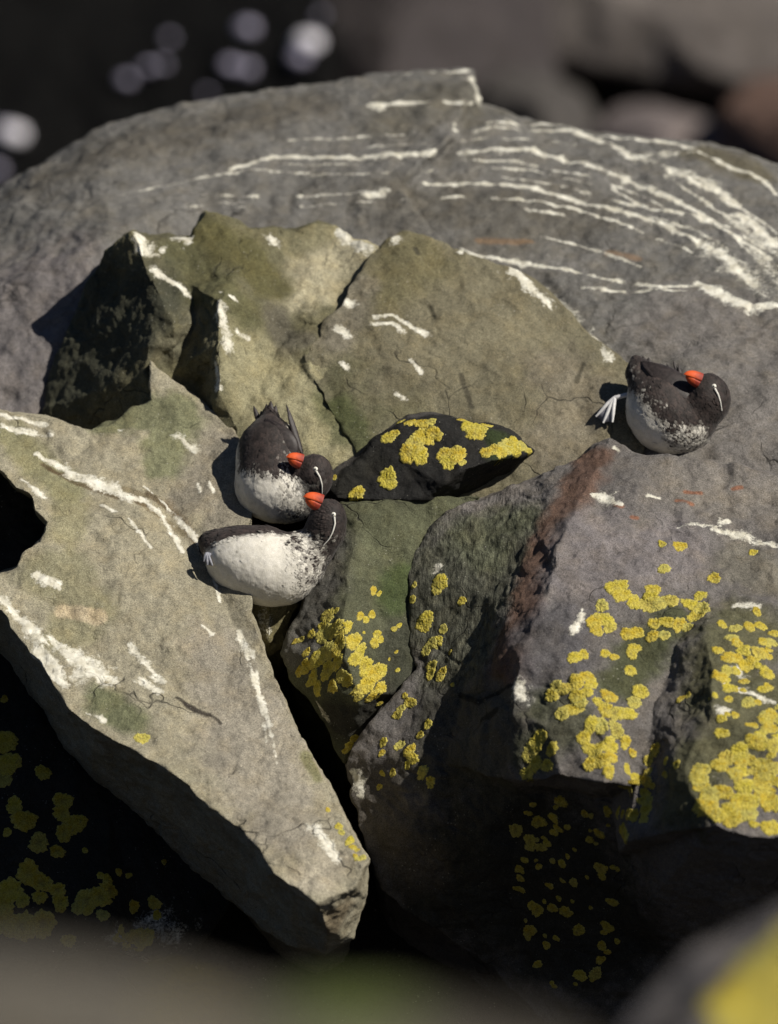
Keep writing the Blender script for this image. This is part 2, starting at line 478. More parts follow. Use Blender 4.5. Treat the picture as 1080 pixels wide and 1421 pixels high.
A.blob([(60, 250), (200, 190), (420, 150)], 0, 55, (0.125, 0.115, 0.098), 0.8)
A.blob([(560, 160), (640, 130)], 0, 60, (0.13, 0.12, 0.095), 0.7)
A.blob([(700, 330), (800, 300), (620, 290), (560, 280)], 0, 60, (0.13, 0.12, 0.10), 0.6)
A.blob([(960, 450), (1060, 500), (1030, 620)], 0, 90, (0.20, 0.185, 0.172), 0.9)
A.blob([(1050, 240), (980, 215)], 0, 30, (0.13, 0.115, 0.075), 0.8)
for q in ([(665, 334), (700, 336), (735, 336)], [(845, 350), (885, 360)]): A.blob(q, 0, 6, (0.28, 0.17, 0.09), 0.55)
for pts, w, st in (
    ([(500, 105), (560, 103), (645, 100), (660, 112), (666, 138)], 4, 1), ([(520, 146), (580, 142), (640, 142), (655, 144)], 3, .9), ([(655, 110), (662, 140)], 6, .8),
    ([(320, 235), (380, 218), (440, 218), (510, 218), (600, 212), (680, 207), (740, 208), (800, 225), (870, 250), (950, 285), (1010, 320), (1070, 360)], 4.5, 1),
    ([(400, 195), (500, 190), (630, 186)], 2.5, .75), ([(630, 180), (700, 177), (790, 180), (830, 195), (880, 220), (960, 250), (1020, 280), (1080, 325)], 4.5, 1),
    ([(640, 195), (720, 192), (800, 200)], 2.5, .8), ([(630, 172), (700, 170), (760, 172), (800, 180), (860, 205), (930, 235)], 3, .9),
    ([(820, 188), (880, 192), (940, 200), (1000, 225), (1060, 250), (1078, 270)], 4, .95),
    ([(590, 255), (640, 255), (720, 258), (780, 272), (850, 290), (920, 310), (960, 330), (1000, 350), (1040, 390)], 4.5, 1),
    ([(560, 276), (640, 272), (720, 276), (800, 290), (870, 312), (940, 340), (960, 350)], 2.5, .85), ([(730, 290), (780, 298)], 3, .8),
    ([(150, 275), (210, 262), (280, 246), (360, 235), (450, 242), (540, 240), (600, 236)], 2.2, .7), ([(280, 270), (350, 272), (460, 270), (540, 262)], 2.2, .7), ([(330, 288), (450, 283), (520, 280)], 2, .6),
    ([(850, 262), (900, 290), (960, 296), (1010, 315), (1060, 345)], 3.5, .85), ([(780, 260), (860, 280), (930, 292)], 2, .7),
    ([(640, 345), (655, 352), (720, 365), (780, 372), (850, 388), (920, 398), (980, 395)], 3.2, .95), ([(755, 400), (850, 404), (960, 404)], 2.5, .85),
    ([(750, 328), (800, 340), (850, 355), (890, 370)], 2.5, .8), ([(970, 395), (1000, 410), (1040, 425), (1085, 426)], 9, 1), ([(960, 330), (1000, 350), (1020, 370), (1045, 395)], 9, 1),
    ([(1010, 300), (1050, 330), (1085, 360)], 12, .55), ([(1040, 330), (1085, 400)], 12, .5), ([(920, 230), (990, 260), (1030, 290)], 8, .75), ([(900, 215), (960, 210)], 5, .6),
    ([(512, 270), (530, 268)], 6, .9), ([(520, 145), (528, 146)], 5, .9), ([(770, 410), (800, 440), (830, 480), (860, 505)], 5, .55), ([(985, 340), (1060, 405)], 18, .4), ([(640, 222), (720, 224), (800, 240), (880, 268), (950, 300)], 2.2, .8), ([(650, 232), (740, 236), (820, 256)], 1.8, .7), ([(700, 165), (780, 170), (850, 190)], 2, .7),
    ([(600, 245), (700, 246), (780, 258), (860, 278)], 1.8, .65), ([(880, 225), (950, 262), (1010, 300), (1060, 340)], 3, .8), ([(860, 240), (930, 272), (1000, 312), (1040, 350)], 2.6, .75), ([(900, 300), (960, 318), (1010, 345)], 3, .75), ([(420, 205), (520, 203), (620, 198)], 1.6, .6), ([(350, 226), (450, 228), (560, 228)], 1.8, .6), ([(240, 290), (300, 282), (380, 280)], 1.5, .5),
    ([(1030, 300), (1075, 340)], 9, .9)):
    A.streak(pts, w * 0.92, min(1, st * 1.05), taper=len(pts) > 2)
A.done(0.74)

# --- B: jagged green and cream boulder
B = Boulder('jagged olive green boulder with three peaks and a black shaded left flank', [(185, 322, 410), (205, 330, 428), (232, 327, 436), (265, 329, 446), (272, 310, 455), (285, 292, 470), (318, 300, 470), (345, 314, 470), (380, 318, 480), (412, 320, 490), (440, 308, 500), (465, 314, 495), (490, 330, 470), (525, 340, 436), (545, 400, 400), (500, 480, 322), (540, 620, 210), (480, 690, 185), (400, 690, 185), (330, 640, 215), (322, 600, 250), (290, 605, 265), (240, 600, 285), (200, 620, 320), (120, 640, 420), (48, 612, 440), (58, 570, 458), (74, 505, 480), (98, 450, 486), (118, 400, 476), (148, 350, 446)],
    [[(185, 322, 410), (212, 390, 360), (243, 455, 312)], [(243, 455, 312), (208, 482, 318), (200, 520, 316), (200, 620, 320)], [(243, 455, 312), (272, 450, 352), (306, 420, 300), (303, 470, 272), (303, 545, 244), (325, 590, 240)],
     [(208, 482, 318), (238, 518, 340), (272, 538, 335), (303, 545, 244)], [(306, 420, 300), (335, 455, 322), (390, 480, 338), (428, 492, 307), (438, 532, 279), (487, 620, 225)],
     [(285, 292, 470), (330, 370, 405), (380, 420, 375), (390, 480, 338)], [(412, 320, 490), (410, 375, 430), (420, 420, 385), (428, 492, 307)], [(265, 329, 446), (262, 390, 392), (272, 450, 352)], [(440, 308, 500), (466, 370, 432), (440, 450, 352), (428, 492, 307)]],
    thick=300, drop=0.9, base=(0.15, 0.14, 0.085), seed=2)
B.blob([(480, 350), (440, 375), (420, 400)], 0, 44, (0.46, 0.42, 0.29), 0.95, .6); B.blob([(405, 340), (455, 320)], 0, 22, (0.25, 0.23, 0.14), .8)
B.blob([(290, 330), (330, 350), (370, 390)], 0, 38, (0.108, 0.10, 0.046), .95); B.blob([(260, 400), (320, 410), (250, 350), (340, 440)], 0, 28, (0.115, 0.112, 0.058), .85)
B.blob([(380, 440), (400, 480), (425, 470)], 0, 20, (0.12, 0.11, 0.085), .8)
B.blob([(340, 500), (380, 560), (440, 600), (400, 530), (470, 620)], 0, 46, (0.33, 0.305, 0.19), .9, .6)
B.blob([(270, 445), (220, 485), (245, 475)], 0, 20, (0.26, 0.24, 0.16), .8); B.blob([(130, 420), (110, 520), (190, 430)], 0, 75, (0.06, 0.062, 0.045), .9)  # the left flank's shade is painted in as a dark tint
B.blob([(452, 560), (480, 600)], 0, 22, MOSS, .6)
for pts, w in (([(195, 328), (200, 345)], 9), ([(215, 375), (235, 390), (258, 405)], 4.5), ([(305, 428), (310, 440), (318, 475)], 7), ([(240, 330), (262, 335)], 6), ([(375, 330), (380, 335)], 5), ([(305, 405), (325, 415)], 3.5), ([(330, 460), (345, 470)], 2.5), ([(300, 505), (302, 540)], 3), ([(470, 322), (500, 340), (515, 345)], 5), ([(243, 330), (225, 350)], 3)):
    B.streak(pts, w, .9, taper=False)
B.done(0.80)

# --- C: central slab
C = Boulder('broad olive tan boulder face behind the small lichen covered rock', [(515, 352, 425), (535, 336, 438), (560, 320, 448), (600, 332, 440), (640, 350, 430), (690, 366, 424), (722, 376, 415), (760, 400, 398), (792, 434, 378), (822, 466, 355), (852, 490, 335), (882, 512, 310), (905, 560, 255), (895, 625, 210), (840, 690, 175), (760, 730, 165), (640, 730, 165), (520, 690, 185), (488, 614, 222), (462, 575, 250), (442, 535, 275), (422, 492, 300), (443, 462, 325), (448, 445, 338), (470, 428, 350), (486, 402, 375), (505, 368, 405)],
    [[(560, 320, 448), (540, 400, 372), (520, 480, 310), (500, 560, 258)], [(722, 376, 415), (700, 470, 325), (660, 570, 240)], [(852, 490, 335), (800, 560, 258), (760, 640, 200)], [(443, 462, 325), (480, 480, 308), (520, 480, 310)]],
    thick=240, drop=0.8, base=(0.185, 0.168, 0.112), seed=3, amp=0.85)
C.blob([(560, 350), (590, 370), (540, 400)], 0, 42, (0.145, 0.13, 0.07), .8); C.blob([(490, 520), (480, 560), (520, 570), (560, 560)], 0, 34, (0.105, 0.105, 0.058), .8)
C.blob([(600, 480), (640, 440), (560, 520), (700, 440)], 0, 70, (0.21, 0.19, 0.128), .6); C.blob([(500, 400), (480, 440), (465, 470)], 0, 26, (0.215, 0.195, 0.15), .8)
C.blob([(780, 520), (820, 560), (780, 620)], 0, 50, (0.21, 0.185, 0.14), .7); C.blob([(505, 620), (470, 565)], 0, 20, MOSS, .7)
for q in ([(640, 520), (646, 540), (654, 565)], [(576, 345), (580, 352)], [(810, 505), (800, 530)]): C.blob(q, 0, 3.5, (0.06, 0.055, 0.04), .8, .4)
for pts, w in (([(520, 440), (545, 437), (565, 450), (590, 464)], 3.5), ([(520, 450), (545, 448), (556, 458)], 4.5), ([(540, 328), (548, 332)], 5), ([(712, 376), (730, 392), (745, 405), (762, 425)], 6), ([(476, 418), (486, 424)], 6), ([(470, 458), (482, 466)], 4), ([(825, 468), (840, 490), (846, 498)], 4), ([(800, 440), (820, 462)], 2.5), ([(640, 350), (690, 366)], 2.5), ([(570, 500), (585, 518)], 2.5), ([(475, 505), (480, 510)], 2.5), ([(550, 548), (560, 552)], 3)):
    C.streak(pts, w, .95, taper=False)
C.done(0.78)

# --- D: long pale slab, with the notch, the break line and the black underside
edgeD = [(-180, 830, -25), (0, 848, -35), (30, 890, -60), (60, 928, -95), (100, 985, -135), (130, 1010, -160), (180, 1038, -182), (232, 1068, -205), (285, 1110, -232), (330, 1150, -262), (362, 1178, -290), (380, 1212, -315), (410, 1232, -330), (440, 1252, -345)]
outD = [(-180, 560, 215), (0, 570, 228), (60, 576, 236), (125, 600, 236), (165, 582, 250), (210, 556, 268), (206, 500, 296), (222, 512, 292), (245, 528, 285), (285, 562, 266), (322, 592, 248), (345, 640, 200), (352, 690, 152), (350, 745, 104), (346, 800, 58), (350, 850, 14), (368, 905, -32), (388, 960, -78), (420, 1030, -142), (462, 1100, -205), (490, 1155, -255), (512, 1195, -290), (508, 1245, -235), (490, 1300, -190), (452, 1325, -160), (400, 1312, -70), (330, 1255, 40), (230, 1180, 110), (130, 1110, 160), (60, 1020, 180), (0, 930, 190), (-180, 900, 200), (-180, 830, -25), (-180, 800, 0), (-10, 796, 12), (26, 786, 26), (34, 768, 38), (58, 752, 54), (67, 728, 78), (52, 712, 92), (44, 690, 112), (20, 678, 124), (0, 652, 150), (-180, 620, 190)]
Dd = Boulder('long pale slab sloping down to a blunt nose, beside the two huddled birds', outD,
    [edgeD, [(440, 1252, -345), (470, 1238, -330), (492, 1228, -322), (512, 1195, -290)], [(440, 1252, -345), (455, 1290, -270), (452, 1325, -160)],
     [(40, 632, 192), (110, 650, 182), (200, 692, 150), (250, 740, 118), (290, 800, 68), (330, 870, 6), (350, 940, -66), (375, 1020, -140)],
     [(67, 728, 78), (130, 730, 90), (200, 760, 75), (260, 850, 0), (310, 980, -110), (380, 1100, -215)], [(245, 528, 285), (240, 600, 232), (250, 680, 165)], [(210, 556, 268), (240, 600, 232)]],
    thick=330, drop=0.35, base=(0.245, 0.225, 0.165), seed=4, amp=0.9)
Dd.blob([(150, 590), (240, 570), (230, 640), (260, 600), (180, 560)], 0, 34, (0.13, 0.135, 0.075), .85, .35); Dd.blob([(290, 650), (310, 720), (300, 610), (270, 690)], 0, 30, (0.205, 0.185, 0.145), .9)
Dd.blob([(20, 610), (90, 680), (30, 700)], 0, 30, (0.17, 0.165, 0.085), .7); Dd.blob([(100, 700), (90, 740)], 0, 26, (0.18, 0.168, 0.09), .6)
Dd.blob([(160, 990), (185, 1000), (140, 970)], 0, 24, (0.10, 0.11, 0.058), .85); Dd.blob([(100, 790), (60, 800), (130, 840), (90, 880)], 0, 36, (0.185, 0.175, 0.105), .7)
Dd.blob([(300, 900), (330, 1050), (400, 1150), (350, 980)], 0, 50, (0.225, 0.205, 0.168), .8); Dd.blob([(460, 1200), (430, 1220)], 0, 30, (0.31, 0.28, 0.22), .7)
Dd.blob([(440, 1080), (425, 1050)], 0, 9, (0.12, 0.12, 0.05), .7)
Dd.blob([(88, 848), (115, 852), (135, 858)], 0, 12, (0.42, 0.35, 0.24), .85, .35)
Dd.blob([(246, 968), (258, 977)], 0, 3.2, (0.04, 0.036, 0.03), .9, .4); Dd.blob([(258, 977), (272, 986), (290, 992)], 0, 4.6, (0.035, 0.03, 0.026), .95, .4); Dd.blob([(290, 992), (299, 996), (306, 1004)], 0, 2.4, (0.045, 0.04, 0.033), .9, .4)
Dd.blob([(200, 690), (160, 675), (255, 740)], 0, 6, (0.14, 0.11, 0.06), .6); Dd.blob([(235, 700), (260, 730), (275, 760)], 0, 7, (0.13, 0.10, 0.07), .5); Dd.blob([(455, 1290), (470, 1270)], 0, 26, (0.17, 0.135, 0.085), .8)
for pts, w in (([(50, 630), (80, 645), (110, 665), (150, 675), (180, 690), (200, 695)], 7), ([(200, 675), (230, 700), (262, 735), (285, 770), (300, 815), (305, 835)], 3), ([(195, 690), (225, 715), (245, 750), (252, 765)], 3.5), ([(0, 830), (20, 850), (55, 885), (68, 895)], 6), ([(70, 885), (90, 905), (125, 925), (160, 945)], 9), ([(110, 935), (140, 935)], 9), ([(55, 905), (80, 930)], 7), ([(20, 785), (50, 800), (78, 812)], 4.5),
    ([(100, 582), (130, 586), (165, 597)], 3.5), ([(248, 605), (258, 615), (270, 625)], 4), ([(5, 592), (40, 600), (70, 603)], 3), ([(0, 575), (20, 580), (60, 588)], 2.5), ([(340, 900), (352, 940), (372, 1000), (385, 1060)], 2.6), ([(350, 905), (360, 960), (370, 1030)], 2), ([(180, 895), (200, 920), (225, 945)], 4), ([(195, 945), (220, 960)], 4), ([(290, 668), (296, 682)], 2.6), ([(275, 672), (278, 682)], 2), ([(330, 875), (345, 915)], 3),
    ([(120, 990), (145, 1000)], 3), ([(30, 665), (60, 690)], 3), ([(140, 700), (180, 720), (210, 760)], 2), ([(45, 910), (75, 940), (90, 950)], 4), ([(365, 880), (380, 930)], 2.2), ([(285, 870), (295, 880)], 3), ([(440, 1150), (465, 1190)], 6)):
    Dd.streak(pts, w, .95, taper=len(pts) > 3)
for q in ([(60, 645), (110, 672), (165, 690), (205, 702)], [(205, 685), (245, 715), (270, 750)], [(70, 652), (120, 668)]): Dd.blob(q, 0, 4, (0.085, 0.062, 0.035), .8, .5)
Dd.blob([(150, 1060), (250, 1080)], 0, 20, (0.2, 0.185, 0.13), .5)
Dd.done(1.06)
Dd.lichen(196, 1026, 9)
for u, v, r in ((455, 1124, 4), (470, 1147, 6), (474, 1155, 5), (486, 1166, 8), (490, 1176, 6), (496, 1180, 4), (501, 1191, 8), (493, 1188, 4)): Dd.lichen(u, v, r, 0.55 + 0.4 * rng.rand(), 0.9)

# --- H: dark stone in the shade under the slab
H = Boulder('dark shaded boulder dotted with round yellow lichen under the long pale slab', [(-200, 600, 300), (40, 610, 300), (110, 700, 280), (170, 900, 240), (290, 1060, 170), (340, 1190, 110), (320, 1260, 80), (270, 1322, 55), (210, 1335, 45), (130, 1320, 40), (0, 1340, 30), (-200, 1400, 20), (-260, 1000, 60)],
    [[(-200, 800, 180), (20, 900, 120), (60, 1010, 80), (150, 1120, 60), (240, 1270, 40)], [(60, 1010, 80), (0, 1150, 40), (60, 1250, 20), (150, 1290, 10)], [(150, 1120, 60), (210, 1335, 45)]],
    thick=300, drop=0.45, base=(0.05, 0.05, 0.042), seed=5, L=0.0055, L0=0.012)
H.streak([(200, 1290), (220, 1280), (250, 1295)], 14, .55, False).streak([(160, 1300), (200, 1330)], 8, .5, False)
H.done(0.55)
for u, v, r in ((8, 1030, 15), (12, 1060, 15), (4, 1080, 12), (60, 1072, 10), (20, 1118, 11), (34, 1138, 15), (10, 1155, 6), (88, 1112, 12), (88, 1128, 11), (100, 1145, 13), (90, 1155, 12), (80, 1182, 9), (54, 1170, 13), (110, 1140, 10), (40, 1212, 16), (58, 1225, 13), (55, 1245, 9), (80, 1235, 10), (84, 1252, 11), (15, 1235, 16), (5, 1255, 14), (32, 1250, 9),
    (120, 1250, 15), (140, 1245, 13), (152, 1235, 11), (143, 1270, 8), (110, 1258, 10), (185, 1258, 8), (214, 1253, 9), (218, 1270, 6), (190, 1305, 17), (165, 1303, 8), (205, 1300, 10), (30, 1285, 20), (60, 1280, 16), (8, 1280, 16), (95, 1305, 9), (140, 1215, 5), (165, 1210, 5), (118, 1180, 4), (228, 1196, 4), (178, 1215, 4), (150, 1220, 7), (6, 970, 5)):
    H.lichen(u, v, r)

# --- K: dark filler boulder added to keep the gap black, and the wedged stone
K = Boulder('near black filler boulder added deep in the gap below the two huddled birds', [(200, 760, 420), (420, 800, 380), (700, 850, 360), (780, 1100, 330), (760, 1400, 300), (640, 1560, 260), (300, 1560, 220), (220, 1300, 260), (190, 1000, 330)],
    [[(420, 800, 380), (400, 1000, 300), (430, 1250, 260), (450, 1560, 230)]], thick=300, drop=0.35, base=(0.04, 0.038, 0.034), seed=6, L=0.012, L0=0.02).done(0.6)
M = Boulder('small mossy brown stone wedged under the lower huddled bird', [(318, 818, 95), (352, 822, 92), (400, 820, 96), (414, 838, 105), (402, 866, 110), (388, 898, 112), (372, 912, 115), (356, 892, 108), (340, 862, 104)],
    [[(352, 838, 78), (378, 846, 76), (402, 866, 110)], [(378, 846, 76), (372, 890, 90)]], thick=110, drop=0.1, base=(0.13, 0.115, 0.06), seed=7, amp=1.6, name='wedged_stone', cat='stone')
M.streak([(365, 850), (372, 870)], 8, .5, False); M.done()

# --- E: small dark lichen rock
E = Boulder('small dark wedge of rock with bright yellow lichen and a pointed right end', [(446, 668, 170), (470, 648, 180), (510, 615, 195), (545, 585, 205), (565, 574, 210), (598, 570, 212), (640, 580, 205), (690, 590, 195), (722, 608, 180), (742, 626, 165), (716, 650, 190), (690, 668, 205), (640, 696, 205), (585, 712, 195), (520, 712, 185), (470, 715, 190), (448, 695, 185)],
    [[(446, 668, 170), (480, 652, 155), (520, 616, 158), (556, 588, 163), (600, 582, 163), (650, 588, 158), (700, 600, 150), (742, 626, 165)], [(742, 626, 165), (680, 640, 112), (645, 652, 105), (615, 672, 104), (592, 692, 116), (520, 695, 120), (466, 690, 138)], [(556, 588, 163), (560, 640, 132), (592, 692, 116)]],
    thick=90, drop=0.12, base=DARK, seed=8, warp=0.55, soft=1, L0=0.006, name='rock_wedge', cat='rock')
E.blob([(560, 577), (600, 573), (500, 625), (460, 660)], 0, 13, (0.17, 0.16, 0.15), .9); E.blob([(690, 605), (700, 615), (690, 630)], 0, 16, (0.06, 0.085, 0.03), .8); E.blob([(480, 670), (520, 640)], 0, 20, (0.062, 0.06, 0.05), .7)
E.streak([(596, 567), (604, 572)], 4, .9, False); E.done(0.45)
for u, v, r in ((495, 686, 11), (538, 665, 14), (568, 628, 14), (582, 632, 13), (576, 616, 12), (588, 606, 13), (602, 602, 11), (622, 640, 12), (634, 630, 13), (616, 630, 10), (641, 641, 6), (538, 608, 9), (547, 602, 7), (570, 585, 9), (585, 586, 10), (598, 585, 7), (650, 590, 10), (664, 592, 12), (660, 602, 11), (675, 590, 8), (675, 628, 9), (688, 624, 11), (702, 620, 12), (714, 622, 11), (724, 620, 8), (696, 630, 9), (734, 626, 5), (464, 663, 4), (712, 612, 7), (640, 583, 6), (556, 586, 6)):
    E.lichen(u, v, r)

# --- F: rock between the pair and the big right boulder
F_ = Boulder('wedge shaped dark green rock with a large yellow lichen patch, beside the gap', [(455, 712, 125), (475, 698, 118), (500, 696, 116), (560, 692, 118), (600, 692, 122), (668, 686, 132), (662, 800, 120), (630, 900, 60), (600, 980, 40), (540, 1010, 50), (478, 1058, 50), (458, 1015, 52), (430, 975, 52), (405, 940, 56), (393, 905, 60), (404, 872, 66), (418, 845, 72), (430, 800, 92), (445, 750, 112)],
    [[(500, 696, 116), (492, 740, 86), (484, 800, 48), (478, 860, 2), (480, 910, -24), (500, 965, -20)], [(393, 905, 60), (425, 950, 30), (455, 968, 5), (500, 965, -20), (545, 958, -6), (600, 980, 40)], [(560, 692, 118), (562, 780, 78), (545, 870, 30), (500, 965, -20)], [(562, 780, 78), (568, 842, 56), (576, 925, 8)], [(500, 965, -20), (490, 1010, 20), (478, 1058, 50)]],
    thick=200, drop=0.25, base=(0.085, 0.088, 0.055), seed=9)
F_.blob([(440, 800), (430, 850), (460, 770), (420, 890)], 0, 40, (0.115, 0.11, 0.10), .9); F_.blob([(540, 730), (520, 780), (600, 710)], 0, 42, (0.105, 0.11, 0.066), .8); F_.blob([(545, 830), (560, 800)], 0, 26, (0.058, 0.08, 0.03), .8)
F_.blob([(500, 1000), (470, 1000), (540, 970)], 0, 32, (0.035, 0.034, 0.03), .95); F_.blob([(560, 880), (540, 900), (560, 940)], 0, 24, (0.05, 0.052, 0.038), .8)  # black of the overhang painted into the underside's colour
F_.streak([(440, 975), (455, 1000)], 4, .6, False); F_.done(0.88)
big = [(455, 855, 16), (465, 872, 18), (450, 880, 18), (432, 880, 9), (470, 895, 20), (452, 905, 20), (440, 915, 18), (425, 925, 14), (415, 932, 10), (435, 940, 14), (455, 930, 18), (440, 955, 13), (460, 952, 12), (475, 938, 15), (483, 945, 12), (490, 890, 17), (480, 870, 15), (500, 905, 16), (492, 915, 14), (505, 925, 18), (520, 935, 18), (510, 950, 18), (528, 955, 14), (500, 958, 14), (515, 968, 11), (497, 968, 9), (530, 930, 12), (410, 890, 7), (418, 888, 7), (466, 848, 8), (500, 855, 9), (516, 853, 9), (508, 860, 8), (523, 880, 9), (520, 892, 11), (528, 888, 8), (518, 820, 9), (526, 824, 6), (547, 873, 6), (554, 868, 6), (527, 976, 6), (485, 1035, 9), (492, 1025, 9), (480, 1042, 7), (505, 878, 4), (550, 905, 4), (552, 930, 5), (540, 915, 3), (425, 905, 9), (468, 918, 16), (430, 948, 9), (448, 868, 9)]
for u, v, r in big: F_.lichen(u, v, r * 0.78, 0.62 + 0.2 * rng.rand(), 0.5 + 0.5 * rng.rand())

# --- G: the great right-hand boulder
G = Boulder('massive right hand boulder with a dim ribbed left face and clusters of yellow lichen', [(566, 840, 50), (566, 790, 75), (578, 758, 90), (594, 736, 102), (622, 712, 112), (650, 697, 120), (700, 681, 126), (742, 665, 126), (775, 650, 124), (805, 634, 122), (826, 616, 122), (845, 609, 118), (880, 626, 112), (930, 634, 106), (985, 640, 100), (1080, 660, 90), (1260, 690, 80), (1260, 1190, -380), (1260, 1330, 20), (1080, 1330, 10), (980, 1360, 30), (860, 1420, 60), (760, 1420, 60), (690, 1350, 50), (640, 1310, 30), (600, 1285, 10), (560, 1262, -5), (530, 1232, -15), (510, 1180, -22), (500, 1140, -28), (486, 1085, -24), (480, 1062, -18), (505, 1015, -16), (546, 966, -12), (578, 928, 0), (572, 890, 28)],
    [[(845, 609, 118), (826, 650, 75), (802, 700, 20), (780, 745, -40), (770, 772, -75), (766, 800, -98), (742, 860, -150), (722, 912, -192), (712, 990, -222), (724, 1085, -236)],
     [(766, 800, -98), (790, 822, -120), (830, 832, -124), (900, 815, -104), (985, 830, -112), (1080, 825, -104), (1260, 830, -90)],
     [(830, 832, -124), (800, 930, -215), (760, 1010, -262), (724, 1085, -236)], [(900, 815, -104), (880, 905, -178), (846, 1000, -272), (840, 1085, -316)],
     [(985, 830, -112), (936, 900, -178), (920, 950, -206), (908, 1000, -250), (880, 1090, -292)], [(936, 900, -178), (978, 886, -214), (988, 930, -268), (990, 985, -318), (948, 1060, -352)], [(978, 886, -214), (1080, 880, -180), (1260, 890, -160)],
     [(724, 1085, -236), (780, 1078, -288), (840, 1085, -316), (868, 1168, -300), (880, 1090, -292), (915, 1085, -310), (948, 1060, -352)], [(948, 1060, -352), (965, 1110, -400), (995, 1145, -424), (1040, 1164, -432), (1080, 1162, -428), (1260, 1190, -380)],
     [(1080, 1040, -360), (1260, 1060, -330)], [(990, 985, -318), (1080, 1040, -360)], [(724, 1100, -140), (780, 1096, -160), (850, 1110, -190), (862, 1190, -150), (860, 1300, -40), (860, 1420, 60)], [(724, 1100, -140), (722, 1250, -20), (760, 1420, 60)],
     [(578, 928, 0), (640, 965, -80), (690, 960, -140), (722, 912, -192)], [(640, 965, -80), (620, 1060, -95), (640, 1180, -70), (690, 1350, 50)], [(480, 1062, -18), (560, 1050, -70), (620, 1060, -95)], [(560, 1050, -70), (570, 1150, -75), (560, 1262, -5)], [(640, 740, 75), (680, 830, -20), (640, 965, -80)], [(622, 712, 112), (640, 740, 75), (742, 740, 30), (780, 745, -40)]],
    thick=420, drop=0.55, base=(0.16, 0.148, 0.14), seed=10)
G.blob([(620, 780), (660, 850), (640, 920), (700, 750), (600, 850)], 0, 70, (0.084, 0.086, 0.062), .9); G.blob([(680, 770), (650, 740), (720, 720)], 0, 34, (0.10, 0.108, 0.066), .6)  # dimness of the left face is put into its colour
G.blob([(820, 640), (795, 690), (760, 740), (740, 800), (725, 860), (712, 930)], 0, 30, (0.15, 0.092, 0.068), .9, .4); G.blob([(700, 880), (690, 920)], 0, 26, (0.10, 0.062, 0.045), .8)
G.blob([(820, 740), (860, 780), (930, 760), (810, 800)], 0, 60, (0.215, 0.195, 0.195), .85); G.blob([(1000, 690), (950, 670), (1060, 700)], 0, 50, (0.20, 0.182, 0.160), .8)
G.blob([(1030, 780), (1060, 800)], 0, 40, (0.20, 0.185, 0.15), .8)
G.blob([(740, 880), (800, 860), (740, 960), (790, 900)], 0, 42, (0.105, 0.10, 0.105), .85); G.blob([(900, 890), (860, 950), (930, 860)], 0, 32, (0.072, 0.08, 0.035), .85); G.blob([(1030, 870), (1000, 950), (1060, 960), (1010, 1040), (950, 1090)], 0, 60, (0.10, 0.098, 0.05), .85)
G.blob([(700, 1150), (780, 1200), (820, 1300), (640, 1220)], 0, 120, (0.035, 0.035, 0.027), .9); G.blob([(600, 1050), (680, 1050), (700, 1000), (620, 990)], 0, 50, (0.07, 0.068, 0.055), .85); G.blob([(540, 1150), (520, 1100), (580, 1200)], 0, 45, (0.095, 0.085, 0.072), .8)  # overhang shade painted as dark tints on the lower faces
G.blob([(740, 1040), (800, 1000), (760, 980)], 0, 30, (0.07, 0.075, 0.04), .7)
G.ribs([(620, 760), (700, 720), (620, 900)], 85).ribs([(700, 760), (680, 900)], 60)
for q in ([(855, 700), (862, 702)], [(940, 695), (960, 700)], [(952, 683), (972, 684)], [(1018, 678), (1028, 676)], [(878, 718), (884, 719)]): G.blob(q, 0, 4, (0.26, 0.11, 0.06), .8, .4)
for q in ([(640, 965), (665, 975), (690, 962), (720, 945)], [(668, 1000), (690, 985)]): G.blob(q, 0, 4, (0.02, 0.02, 0.018), .9, .35)
for pts, w in (([(822, 686), (835, 690), (862, 700)], 5), ([(990, 735), (1030, 743), (1085, 758)], 6), ([(940, 733), (965, 727), (1000, 730)], 2.5), ([(1050, 648), (1062, 650)], 6), ([(852, 622), (858, 626)], 3), ([(900, 688), (915, 692)], 3), ([(795, 880), (805, 860), (808, 845)], 4), ([(1020, 840), (1050, 842)], 5), ([(1000, 945), (1040, 962), (1075, 975)], 4), ([(1022, 932), (1026, 936)], 6), ([(1002, 985), (1008, 988)], 5), ([(490, 1072), (500, 1085), (502, 1100)], 7), ([(715, 950), (722, 960)], 7), ([(605, 795), (612, 784)], 3), ([(882, 620), (900, 628)], 2.5), ([(1000, 725), (1010, 724)], 3)):
    G.streak(pts, w, .85, taper=len(pts) > 2)
G.done(0.80)
